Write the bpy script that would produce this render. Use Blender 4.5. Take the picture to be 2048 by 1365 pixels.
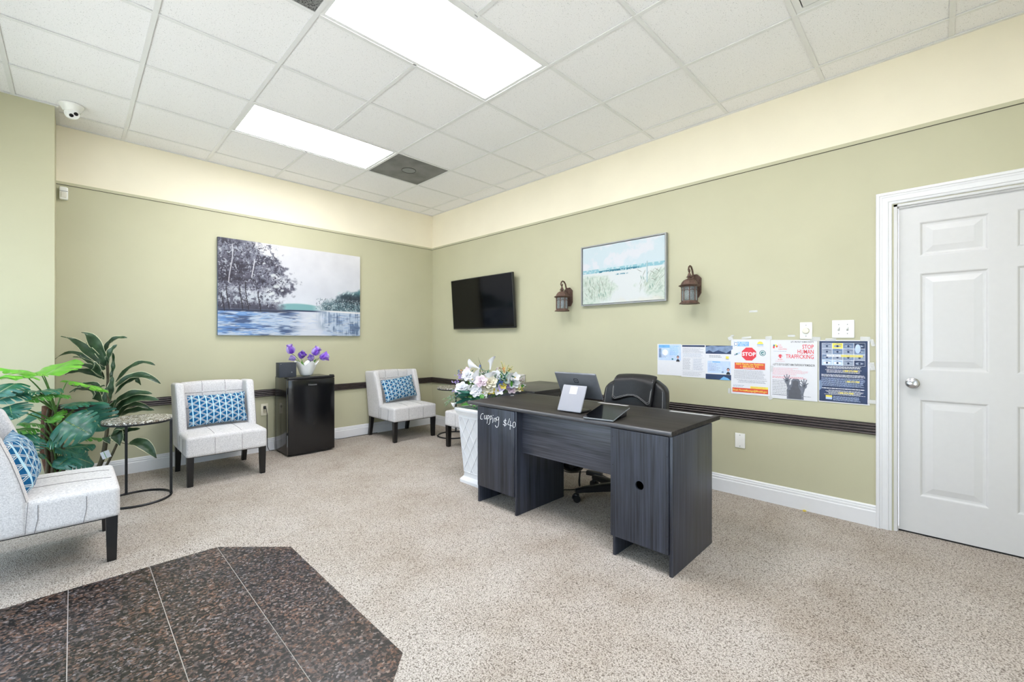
import bpy, bmesh, math, random
import numpy as np
from mathutils import Vector, Matrix, Euler, Quaternion
PI = math.pi
R = math.radians
random.seed(7)
RS = np.random.RandomState(5)
SC = bpy.context.scene
COL = SC.collection
for o in list(bpy.data.objects):
    bpy.data.objects.remove(o)

# ------------------------------------------------------------------ camera, world, light, exposure
TH, FPX, HC = 0.792942, 865.93, 1.188
CX, CY, Y0 = -3.58127, -5.11348, 679.72
cam_d = bpy.data.cameras.new('camera')
cam_d.sensor_width = 36.0
cam_d.lens = FPX / 2048 * 36
cam_d.shift_y = -(682.5 - Y0) / 2048
cam_d.clip_start = 0.05
cam = bpy.data.objects.new('camera', cam_d)
COL.objects.link(cam)
cam.location = (CX, CY, HC)
cam.rotation_euler = (PI / 2, 0, -TH)
SC.camera = cam

world = bpy.data.worlds.new('sky')
SC.world = world
world.use_nodes = True
bg = world.node_tree.nodes['Background']
bg.inputs['Color'].default_value = (0.70, 0.82, 1.0, 1)
bg.inputs['Strength'].default_value = 3.0
sd = bpy.data.lights.new('sun', 'SUN')          # stands over the roof: lights the pavement outside, never the room directly
sd.energy = 23.0
sd.angle = R(0.6)
sd.color = (0.99, 0.95, 0.99)
so = bpy.data.objects.new('sun', sd)
COL.objects.link(so)
so.rotation_euler = (0, R(28), R(15))
PANEL_STRENGTH = 15.0
SC.view_settings.view_transform = 'Standard'
SC.view_settings.look = 'None'
SC.view_settings.gamma = 1.0
SC.view_settings.use_curve_mapping = False
SC.view_settings.exposure = 0.43
SC.cycles.max_bounces = 10
SC.cycles.diffuse_bounces = 6
SC.cycles.transparent_max_bounces = 16
SC.cycles.caustics_reflective = False
SC.cycles.caustics_refractive = False
SC.cycles.sample_clamp_indirect = 6.0
SC.cycles.use_denoising = True

XW, YS, YWIN = -4.55, -6.40, -4.7           # storefront wall and the wall behind the camera
CEIL = 2.937
pd = bpy.data.lights.new('window_portal', 'AREA')
pd.shape = 'RECTANGLE'
pd.size = 2.3
pd.size_y = 4.3
pd.cycles.is_portal = True
po = bpy.data.objects.new('window_portal', pd)
COL.objects.link(po)
po.location = (XW - 0.12, -2.55, 1.26)
po.rotation_euler = (0, -PI / 2, 0)
pd2 = pd.copy()
pd2.size = 2.6
pd2.size_y = 2.3
pd2.cycles.is_portal = True
po2 = bpy.data.objects.new('window_portal', pd2)
COL.objects.link(po2)
po2.location = (-3.0, YS - 0.12, 1.26)
po2.rotation_euler = (PI / 2, 0, 0)

# ------------------------------------------------------------------ helpers: pixels to points
FW = Vector((math.sin(TH), math.cos(TH), 0))
RT = Vector((math.cos(TH), -math.sin(TH), 0))
CAM = Vector((CX, CY, HC))
def ray(u, v):
    return FW + RT * ((u - 1024) / FPX) + Vector((0, 0, -(v - Y0) / FPX))
def onX(u, v, x):
    r = ray(u, v); return CAM + r * ((x - CX) / r.x)
def onY(u, v, y):
    r = ray(u, v); return CAM + r * ((y - CY) / r.y)
def onZ(u, v, z):
    r = ray(u, v); return CAM + r * ((z - HC) / r.z)
def onD(u, v, d):
    return CAM + ray(u, v) * d

# ------------------------------------------------------------------ helpers: materials
def lin(c):
    return tuple((x / 12.92 if x <= 0.04045 else ((x + 0.055) / 1.055) ** 2.4) for x in c)
def rgb(r, g, b):
    return lin((r / 255, g / 255, b / 255))
class NT:
    def __init__(s, name):
        s.m = bpy.data.materials.new(name); s.m.use_nodes = True
        s.t = s.m.node_tree; s.n = s.t.nodes; s.l = s.t.links
        s.b = s.n['Principled BSDF']; s.out = s.n['Material Output']
    def node(s, typ, **kw):
        n = s.n.new(typ)
        for k, v in kw.items():
            if k in n.inputs: n.inputs[k].default_value = v
            else: setattr(n, k, v)
        return n
    def link(s, a, b): s.l.new(a, b)
    def coord(s, kind='Object', scale=(1, 1, 1)):
        tc = s.node('ShaderNodeTexCoord'); mp = s.node('ShaderNodeMapping')
        mp.inputs['Scale'].default_value = scale
        s.link(tc.outputs[kind], mp.inputs['Vector']); return mp.outputs['Vector']
    def noise(s, vec, scale, detail=3, rough=0.5):
        n = s.node('ShaderNodeTexNoise', Scale=scale, Detail=detail, Roughness=rough)
        s.link(vec, n.inputs['Vector']); return n.outputs['Fac']
    def voro(s, vec, scale, out='Distance', feature='F1'):
        n = s.node('ShaderNodeTexVoronoi', Scale=scale, feature=feature)
        s.link(vec, n.inputs['Vector']); return n.outputs[out]
    def ramp(s, fac, stops, interp='LINEAR'):
        r = s.node('ShaderNodeValToRGB'); r.color_ramp.interpolation = interp
        e = r.color_ramp.elements
        while len(e) > 1: e.remove(e[-1])
        e[0].position = stops[0][0]; e[0].color = (*stops[0][1], 1)
        for p, c in stops[1:]:
            q = e.new(p); q.color = (*c, 1)
        s.link(fac, r.inputs['Fac']); return r.outputs['Color']
    def mix(s, fac, a, b, mode='MIX'):
        n = s.node('ShaderNodeMix', data_type='RGBA', blend_type=mode)
        for i, x in ((0, fac), (6, a), (7, b)):
            if hasattr(x, 'is_linked'): s.link(x, n.inputs[i])
            else: n.inputs[i].default_value = x if i == 0 else (*x, 1)
        return n.outputs[2]
    def math(s, op, a, b=0.0):
        n = s.node('ShaderNodeMath', operation=op)
        for i, x in ((0, a), (1, b)):
            if hasattr(x, 'is_linked'): s.link(x, n.inputs[i])
            else: n.inputs[i].default_value = x
        return n.outputs[0]
    def bump(s, h, strength=0.3, dist=0.002):
        n = s.node('ShaderNodeBump', Strength=strength, Distance=dist)
        s.link(h, n.inputs['Height']); s.link(n.outputs['Normal'], s.b.inputs['Normal'])
    def color(s, c):
        if hasattr(c, 'is_linked'): s.link(c, s.b.inputs['Base Color'])
        else: s.b.inputs['Base Color'].default_value = (*c, 1)
    def set(s, **kw):
        for k, v in kw.items(): s.b.inputs[k.replace('_', ' ')].default_value = v
        return s
def plain(name, c, rough=0.5, metal=0.0, var=0.06, scale=30, bump=0.0, spec=0.5, coat=0.0):
    t = NT(name)
    f = t.noise(t.coord(), scale, 3)
    lo = tuple(x * (1 - var) for x in c); hi = tuple(min(1, x * (1 + var)) for x in c)
    t.color(t.ramp(f, [(0.3, lo), (0.7, hi)]))
    t.set(Roughness=rough, Metallic=metal)
    t.b.inputs['Specular IOR Level'].default_value = spec
    t.b.inputs['Coat Weight'].default_value = coat
    if bump: t.bump(f, bump, 0.002)
    return t.m
def paint_mat(name, c, rough=0.55, marks=True):
    t = NT(name); v = t.coord()
    f = t.noise(v, 2.2, 4); g = t.noise(v, 240, 2)
    t.color(t.ramp(f, [(0.25, tuple(x * .96 for x in c)), (0.75, tuple(min(1, x * 1.03) for x in c))]))
    t.set(Roughness=rough); t.bump(g, 0.12, 0.001)
    return t.m
def fabric_mat(name, a, b):
    t = NT(name)
    h = t.noise(t.coord(scale=(1, 1, .25)), 480, 2); w = t.noise(t.coord(scale=(.22, .22, 1)), 480, 2)
    f = t.math('MULTIPLY', t.math('ADD', h, w), 0.5)
    t.color(t.ramp(f, [(0.36, a), (0.60, b)])); t.set(Roughness=0.95)
    t.b.inputs['Specular IOR Level'].default_value = 0.15
    t.b.inputs['Sheen Weight'].default_value = 0.15
    t.bump(f, 0.5, 0.0025); return t.m
def laminate(name, scale, lo, hi, rough=0.36, spec=0.5):
    t = NT(name)
    f = t.noise(t.coord(scale=scale), 1.0, 4, 0.6); g = t.noise(t.coord(scale=tuple(x * .22 for x in scale)), 1.0, 2)
    q = t.math('ADD', t.math('MULTIPLY', f, 0.65), t.math('MULTIPLY', g, 0.35))
    t.color(t.ramp(q, [(0.36, lo), (0.5, tuple((x + y) / 2 for x, y in zip(lo, hi))), (0.64, hi)]))
    t.set(Roughness=rough); t.b.inputs['Specular IOR Level'].default_value = spec; t.bump(f, 0.15, 0.0006); return t.m
def attr_mat(name, rough=0.6, bump=0.25):
    t = NT(name); a = t.node('ShaderNodeAttribute', attribute_name='paint')
    f = t.noise(t.coord(), 260, 3)
    c = t.mix(0.10, a.outputs['Color'], t.ramp(f, [(0.3, (.6, .6, .6)), (0.7, (1, 1, 1))]), 'MULTIPLY')
    t.color(c); t.set(Roughness=rough); t.bump(f, bump, 0.0015); return t.m

MT = {}
MT['sage'] = paint_mat('sage_paint', rgb(188, 185, 156))
MT['cream'] = paint_mat('cream_paint', rgb(238, 230, 208))
MT['white_trim'] = plain('white_gloss_paint', rgb(226, 226, 228), 0.32, var=0.01)
MT['door_white'] = plain('white_door_paint', rgb(212, 211, 211), 0.34, var=0.01)
MT['rail'] = plain('dark_brown_moulding', rgb(62, 52, 50), 0.38, var=0.15, scale=12)
MT['grid'] = plain('white_ceiling_grid', rgb(228, 228, 228), 0.45, var=0.01)
MT['plastic_white'] = plain('white_plastic', rgb(236, 236, 232), 0.35, var=0.01)
MT['plastic_grey'] = plain('grey_plastic', rgb(120, 124, 128), 0.4, var=0.03)
MT['black_gloss'] = plain('glossy_black', rgb(14, 14, 16), 0.16, var=0.05, spec=0.6)
MT['black'] = plain('black_plastic', rgb(20, 20, 22), 0.42, var=0.08)
MT['speaker'] = plain('charcoal_cabinet', rgb(46, 50, 56), 0.6, var=0.1)
MT['black_metal'] = plain('black_powder_metal', rgb(26, 27, 30), 0.45, metal=0.3, var=0.08)
MT['screen'] = plain('black_screen', rgb(3, 3, 4), 0.10, var=0.0, spec=0.25)
MT['leg'] = plain('black_lacquered_wood', rgb(20, 18, 18), 0.32, var=0.2)
MT['chrome'] = plain('satin_chrome', rgb(200, 200, 204), 0.22, metal=1.0, var=0.02)
MT['alu'] = plain('brushed_aluminium', rgb(196, 196, 200), 0.38, metal=0.8, var=0.03)
MT['frame_silver'] = plain('pewter_frame', rgb(150, 152, 152), 0.42, metal=0.35, var=0.05)
MT['bronze'] = plain('weathered_bronze', rgb(98, 76, 66), 0.6, metal=0.35, var=0.3, scale=70, bump=0.3)
MT['paper'] = plain('white_paper', rgb(222, 222, 227), 0.6, var=0.01)
MT['vase'] = plain('white_pearl_glaze', rgb(246, 247, 247), 0.2, var=0.02)
MT['planter'] = plain('white_resin', rgb(226, 226, 229), 0.5, var=0.015, scale=8)
MT['leather'] = plain('black_leather', rgb(24, 23, 25), 0.44, var=0.25, scale=60, bump=0.25)
MT['thread'] = plain('pale_thread', rgb(150, 150, 150), 0.8)
MT['seam'] = plain('dark_seam', rgb(124, 121, 122), 0.9)
MT['soil'] = plain('dark_soil', rgb(50, 38, 30), 0.95, var=0.4, bump=0.6)
MT['bark'] = plain('coir_pole', rgb(84, 54, 38), 0.95, var=0.4, scale=60, bump=0.9)
MT['stem'] = plain('brown_green_stem', rgb(78, 72, 52), 0.7, var=0.25, scale=50)
MT['petiole'] = plain('green_petiole', rgb(92, 128, 66), 0.55, var=0.2)
MT['chalk'] = plain('white_chalk', rgb(236, 236, 238), 0.9)
MT['fab'] = fabric_mat('grey_linen', rgb(184, 181, 182), rgb(226, 223, 223))
MT['lam_v'] = laminate('espresso_laminate_upright', (110, 110, 2.6), rgb(22, 23, 28), rgb(60, 64, 77))
MT['lam_y'] = laminate('espresso_laminate_lengthwise', (60, 2.2, 60), rgb(30, 27, 26), rgb(58, 54, 51), 0.5, 0.12)
MT['lam_front'] = laminate('espresso_laminate_modesty', (110, 2.6, 110), rgb(34, 34, 40), rgb(82, 84, 95))
MT['lam_x'] = laminate('espresso_laminate_crosswise', (2.2, 60, 60), rgb(36, 34, 36), rgb(70, 67, 68))
MT['lam_edge'] = plain('dark_edge_band', rgb(66, 66, 70), 0.3, var=0.08)
MT['tile_paint'] = attr_mat('oil_paint_canvas')
MT['paint_flat'] = attr_mat('printed_canvas', 0.5, 0.15)

def carpet_mat():
    t = NT('loop_pile_carpet'); v = t.coord()
    d = t.voro(v, 210); c = t.noise(v, 130, 2); big = t.noise(v, 0.9, 5, 0.62); mid = t.noise(v, 3.2, 4, 0.6)
    pile = t.ramp(t.math('ADD', t.math('MULTIPLY', d, 0.75), t.math('MULTIPLY', c, 0.6)), [(0.36, rgb(216, 208, 200)), (0.72, rgb(177, 168, 159)), (0.98, rgb(116, 107, 99))])
    wear = t.ramp(t.math('ADD', t.math('MULTIPLY', big, 0.6), t.math('MULTIPLY', mid, 0.4)), [(0.34, (.74, .69, .64)), (0.46, (.90, .875, .85)), (0.58, (1, 1, 1))])
    t.color(t.mix(1.0, pile, wear, 'MULTIPLY')); t.set(Roughness=1.0)
    t.b.inputs['Specular IOR Level'].default_value = 0.1
    t.bump(d, 0.6, 0.004); return t.m
MT['carpet'] = carpet_mat()
def granite_mat():
    t = NT('brown_granite'); v = t.coord()
    oi = t.node('ShaderNodeObjectInfo')
    add = t.node('ShaderNodeVectorMath', operation='ADD'); t.link(v, add.inputs[0])
    sc = t.node('ShaderNodeVectorMath', operation='SCALE'); sc.inputs[0].default_value = (31, 17, 5); t.link(oi.outputs['Random'], sc.inputs['Scale'])
    t.link(sc.outputs[0], add.inputs[1]); v = add.outputs[0]
    n0 = t.noise(v, 70, 3); vv = t.node('ShaderNodeVectorMath', operation='ADD'); t.link(v, vv.inputs[0])
    s2 = t.node('ShaderNodeVectorMath', operation='SCALE', Scale=0.02); nn = t.node('ShaderNodeTexNoise', Scale=60.0); t.link(v, nn.inputs['Vector'])
    t.link(nn.outputs['Color'], s2.inputs[0]); t.link(s2.outputs[0], vv.inputs[1]); v2 = vv.outputs[0]
    cell = t.node('ShaderNodeTexVoronoi', Scale=105.0); t.link(v2, cell.inputs['Vector'])
    sep = t.node('ShaderNodeSeparateColor'); t.link(cell.outputs['Color'], sep.inputs[0])
    base = t.ramp(sep.outputs[0], [(0.0, rgb(30, 28, 29)), (0.26, rgb(52, 47, 46)), (0.45, rgb(104, 94, 91)), (0.62, rgb(122, 96, 82)), (0.78, rgb(92, 78, 72)), (0.9, rgb(146, 138, 134))], 'CONSTANT')
    spk = t.ramp(n0, [(0.40, (.25, .25, .26)), (0.52, (1, 1, 1))])
    warm = t.ramp(t.noise(v, 6, 3), [(0.42, (.9, .9, .94)), (0.68, (1.18, 1.0, .88))])
    c = t.mix(0.9, base, spk, 'MULTIPLY'); t.color(t.mix(1.0, t.mix(1.0, c, warm, 'MULTIPLY'), (.74, .74, .75), 'MULTIPLY'))
    t.set(Roughness=0.34); t.bump(n0, 0.04, 0.0005); return t.m
MT['granite'] = granite_mat()
MT['grout'] = plain('pale_grout', rgb(176, 172, 166), 0.9)
def tile_mat():
    t = NT('fissured_ceiling_tile'); v = t.coord('Generated', (1, 1, 0.0))
    oi = t.node('ShaderNodeObjectInfo')
    tc = t.node('ShaderNodeTexCoord'); add = t.node('ShaderNodeVectorMath', operation='ADD')
    t.link(tc.outputs['Object'], add.inputs[0])
    sc = t.node('ShaderNodeVectorMath', operation='SCALE'); sc.inputs[0].default_value = (13, 7, 0); t.link(oi.outputs['Random'], sc.inputs['Scale'])
    t.link(sc.outputs[0], add.inputs[1]); v = add.outputs[0]
    d = t.voro(v, 112); n = t.noise(v, 60, 3, 0.7)
    hole = t.ramp(t.math('ADD', d, t.math('MULTIPLY', n, 0.42)), [(0.31, (.40, .40, .40)), (0.38, (1, 1, 1))])
    base = t.ramp(t.noise(v, 160, 2), [(0.3, rgb(238, 237, 238)), (0.7, rgb(246, 245, 246))])
    t.color(t.mix(1.0, base, hole, 'MULTIPLY')); t.set(Roughness=0.95)
    t.b.inputs['Specular IOR Level'].default_value = 0.1
    t.bump(hole, 0.5, 0.002); return t.m
MT['tile'] = tile_mat()
def emit_mat(name, c, s):
    t = NT(name); t.set(Emission_Strength=s)
    t.b.inputs['Emission Color'].default_value = (*c, 1); t.color(c); return t.m
MT['panel'] = emit_mat('lit_diffuser', (0.965, 0.965, 1.0), PANEL_STRENGTH)
def glass_mat(name, tint=(1, 1, 1), milky=0.0, bump=0.0):
    t = NT(name); tr = t.node('ShaderNodeBsdfTransparent'); tr.inputs[0].default_value = (*tint, 1)
    gl = t.node('ShaderNodeBsdfGlossy', Roughness=0.04); lw = t.node('ShaderNodeLayerWeight', Blend=0.5)
    mx = t.node('ShaderNodeMixShader'); t.link(t.math('ADD', t.math('MULTIPLY', t.math('POWER', lw.outputs['Facing'], 5.0), .55), .035), mx.inputs[0]); t.link(tr.outputs[0], mx.inputs[1]); t.link(gl.outputs[0], mx.inputs[2])
    last = mx.outputs[0]
    if milky:
        df = t.node('ShaderNodeBsdfTranslucent'); df.inputs[0].default_value = (.9, .95, 1, 1)
        m2 = t.node('ShaderNodeMixShader'); f = t.noise(t.coord(), 150, 2); t.link(t.math('MULTIPLY', f, milky * 2), m2.inputs[0])
        t.link(last, m2.inputs[1]); t.link(df.outputs[0], m2.inputs[2]); last = m2.outputs[0]
        b = t.node('ShaderNodeBump', Strength=0.8, Distance=0.004); t.link(t.noise(t.coord(), 90, 2), b.inputs['Height']); t.link(b.outputs[0], gl.inputs['Normal'])
    t.link(last, t.out.inputs['Surface']); return t.m
MT['glass'] = glass_mat('storefront_glass', (.95, .98, .97))
MT['seeded'] = glass_mat('seeded_lantern_glass', (.96, .98, 1), 0.42)
def tape_mat():
    t = NT('frosted_tape'); tr = t.node('ShaderNodeBsdfTransparent'); t.color(rgb(236, 236, 236)); t.set(Roughness=0.4)
    m = t.node('ShaderNodeMixShader', Fac=0.5); t.link(tr.outputs[0], m.inputs[1]); t.link(t.b.outputs[0], m.inputs[2]); t.link(m.outputs[0], t.out.inputs['Surface']); return t.m
MT['tape'] = tape_mat()
def mesh_mat():
    t = NT('perforated_dark_metal'); v = t.coord()
    d = t.voro(v, 120); t.color(t.ramp(d, [(0.30, rgb(30, 30, 30)), (0.5, rgb(132, 132, 132))])); t.set(Roughness=0.6); t.bump(d, 0.4, 0.002); return t.m
MT['perf'] = mesh_mat()
def vent_dark():
    t = NT('sooty_diffuser_plate'); v = t.coord()
    f = t.noise(v, 5, 3); w = t.node('ShaderNodeTexWave', Scale=26.0, Distortion=0.6, wave_type='RINGS', rings_direction='SPHERICAL'); t.link(v, w.inputs['Vector'])
    c = t.ramp(f, [(0.35, rgb(104, 104, 104)), (0.62, rgb(130, 130, 130))])
    t.color(t.mix(0.18, c, t.ramp(w.outputs['Fac'], [(0.2, rgb(70, 70, 66)), (0.8, rgb(150, 150, 150))]))); t.set(Roughness=0.6); return t.m
MT['vent'] = vent_dark()
def mosaic_mat():
    t = NT('shell_mosaic'); v = t.coord()
    e = t.voro(v, 95, 'Distance', 'DISTANCE_TO_EDGE'); cell = t.node('ShaderNodeTexVoronoi', Scale=95.0); t.link(v, cell.inputs['Vector'])
    sep = t.node('ShaderNodeSeparateColor'); t.link(cell.outputs['Color'], sep.inputs[0])
    c = t.ramp(sep.outputs[0], [(0.0, rgb(176, 170, 158)), (0.3, rgb(226, 222, 212)), (0.55, rgb(150, 138, 120)), (0.75, rgb(238, 236, 230)), (0.9, rgb(120, 112, 100))], 'CONSTANT')
    g = t.ramp(e, [(0.04, rgb(40, 38, 36)), (0.09, (1, 1, 1))])
    t.color(t.mix(1.0, c, g, 'MULTIPLY')); t.set(Roughness=0.25); t.bump(t.ramp(e, [(0.03, (0, 0, 0)), (0.1, (1, 1, 1))]), 0.5, 0.002); return t.m
MT['mosaic'] = mosaic_mat()
def pillow_mat():
    t = NT('blue_geometric_weave'); uv = t.node('ShaderNodeUVMap'); sp = t.node('ShaderNodeSeparateXYZ'); t.link(uv.outputs[0], sp.inputs[0])
    x, y = sp.outputs[0], sp.outputs[1]
    def lines(dx, dy, per, w, off=0.0):
        d = t.math('ADD', t.math('MULTIPLY', x, dx / per), t.math('MULTIPLY', y, dy / per))
        fr = t.math('ABSOLUTE', t.math('SUBTRACT', t.math('FRACT', t.math('ADD', d, 0.5)), 0.5))
        return t.math('LESS_THAN', t.math('ABSOLUTE', t.math('SUBTRACT', fr, off)), w)
    a = 0.056
    c30, s30 = math.cos(R(60)), math.sin(R(60))
    vert = lines(1, 0, a * .866, 0.085); vert = t.math('MULTIPLY', vert, 1.0)
    d1 = lines(c30, s30, a * .866, 0.036, 0.075); d2 = lines(-c30, s30, a * .866, 0.036, 0.075)
    f = t.noise(t.coord(), 240, 2)
    blue = t.ramp(f, [(0.3, rgb(10, 70, 114)), (0.7, rgb(28, 100, 148))])
    c = t.mix(t.math('MAXIMUM', d1, d2), blue, rgb(196, 206, 206)); c = t.mix(vert, c, rgb(176, 212, 226))
    t.color(c); t.set(Roughness=0.9); t.b.inputs['Specular IOR Level'].default_value = 0.2; t.bump(f, 0.4, 0.002); return t.m
MT['pillow'] = pillow_mat()
def leaf_mat(name, a, b, rough=0.35, trans=0.25):
    t = NT(name); f = t.noise(t.coord(), 22, 3)
    t.color(t.ramp(f, [(0.3, a), (0.7, b)])); t.set(Roughness=rough)
    tl = t.node('ShaderNodeBsdfTranslucent'); tl.inputs[0].default_value = (*[min(1, x * 1.6) for x in b], 1)
    mx = t.node('ShaderNodeMixShader', Fac=trans); t.link(t.b.outputs[0], mx.inputs[1]); t.link(tl.outputs[0], mx.inputs[2]); t.link(mx.outputs[0], t.out.inputs['Surface']); return t.m
MT['leaf_lit'] = leaf_mat('lit_green_leaf', rgb(92, 168, 52), rgb(132, 200, 72))  # greens split by light: lit upper monstera leaves, darker ones below
MT['leaf_m'] = leaf_mat('mid_green_leaf', rgb(60, 122, 50), rgb(96, 156, 66))
MT['leaf_d'] = leaf_mat('deep_green_leaf', rgb(34, 88, 76), rgb(68, 128, 112), 0.28, 0.15)
MT['vein'] = leaf_mat('pale_vein', rgb(104, 158, 100), rgb(132, 180, 116))
MT['drac'] = leaf_mat('dark_striped_leaf', rgb(34, 56, 38), rgb(66, 92, 62), 0.38, 0.12)
MT['margin'] = leaf_mat('cream_leaf_margin', rgb(206, 206, 168), rgb(228, 226, 190), 0.45, 0.15)
def petal(name, a, b): return leaf_mat(name, a, b, 0.7, 0.10)
MT['p_white'] = petal('white_petal', rgb(222, 222, 226), rgb(238, 238, 241))
MT['p_cream'] = petal('cream_petal', rgb(226, 218, 194), rgb(236, 231, 214))
MT['p_pink'] = petal('pale_pink_petal', rgb(224, 200, 212), rgb(236, 224, 230))
MT['p_purple'] = petal('purple_petal', rgb(112, 56, 190), rgb(164, 118, 222))
MT['p_lilac'] = petal('lilac_petal', rgb(160, 130, 214), rgb(206, 190, 236))
MT['p_blue'] = petal('blue_petal', rgb(66, 98, 178), rgb(120, 144, 206))
MT['p_orange'] = petal('coral_petal', rgb(214, 120, 84), rgb(236, 164, 130))
MT['p_yellow'] = petal('yellow_petal', rgb(214, 186, 60), rgb(236, 216, 110))
MT['p_rust'] = petal('russet_sprig', rgb(120, 84, 60), rgb(160, 120, 90))
MT['p_sage'] = petal('sage_sprig', rgb(130, 156, 136), rgb(170, 190, 172))
MT['ink'] = plain('black_ink', rgb(44, 46, 52), 0.7)
MT['ink_grey'] = plain('grey_ink', rgb(156, 158, 168), 0.7, var=0.25, scale=200)
MT['ink_red'] = plain('red_ink', rgb(222, 62, 74), 0.6)
MT['ink_pink'] = plain('faded_red_ink', rgb(222, 160, 170), 0.7)
MT['ink_orange'] = plain('vermilion_ink', rgb(216, 84, 58), 0.6)
MT['ink_navy'] = plain('navy_ink', rgb(38, 56, 92), 0.45, var=0.25, scale=14)
MT['ink_blue'] = plain('sky_blue_ink', rgb(110, 172, 224), 0.5, var=0.1)
MT['ink_pale'] = plain('pale_blue_ink', rgb(190, 208, 240), 0.55, var=0.1, scale=20)
MT['ink_steel'] = plain('steel_blue_ink', rgb(120, 140, 172), 0.5, var=0.25, scale=30)
MT['ink_teal'] = plain('teal_ink', rgb(52, 118, 122), 0.5)
MT['ink_yellow'] = plain('yellow_ink', rgb(238, 222, 92), 0.5)
MT['ink_white'] = plain('white_ink', rgb(236, 238, 244), 0.55)
MT['ink_skin'] = plain('skin_tone_ink', rgb(198, 150, 140), 0.6)
MT['ink_shadow'] = plain('shadow_print_ink', rgb(112, 116, 128), 0.6, var=0.2, scale=60)
MT['ink_soft'] = plain('soft_black_ink', rgb(92, 94, 102), 0.7)
MT['ink_dim'] = plain('slate_ink', rgb(150, 160, 182), 0.6, var=0.2, scale=200)

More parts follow.
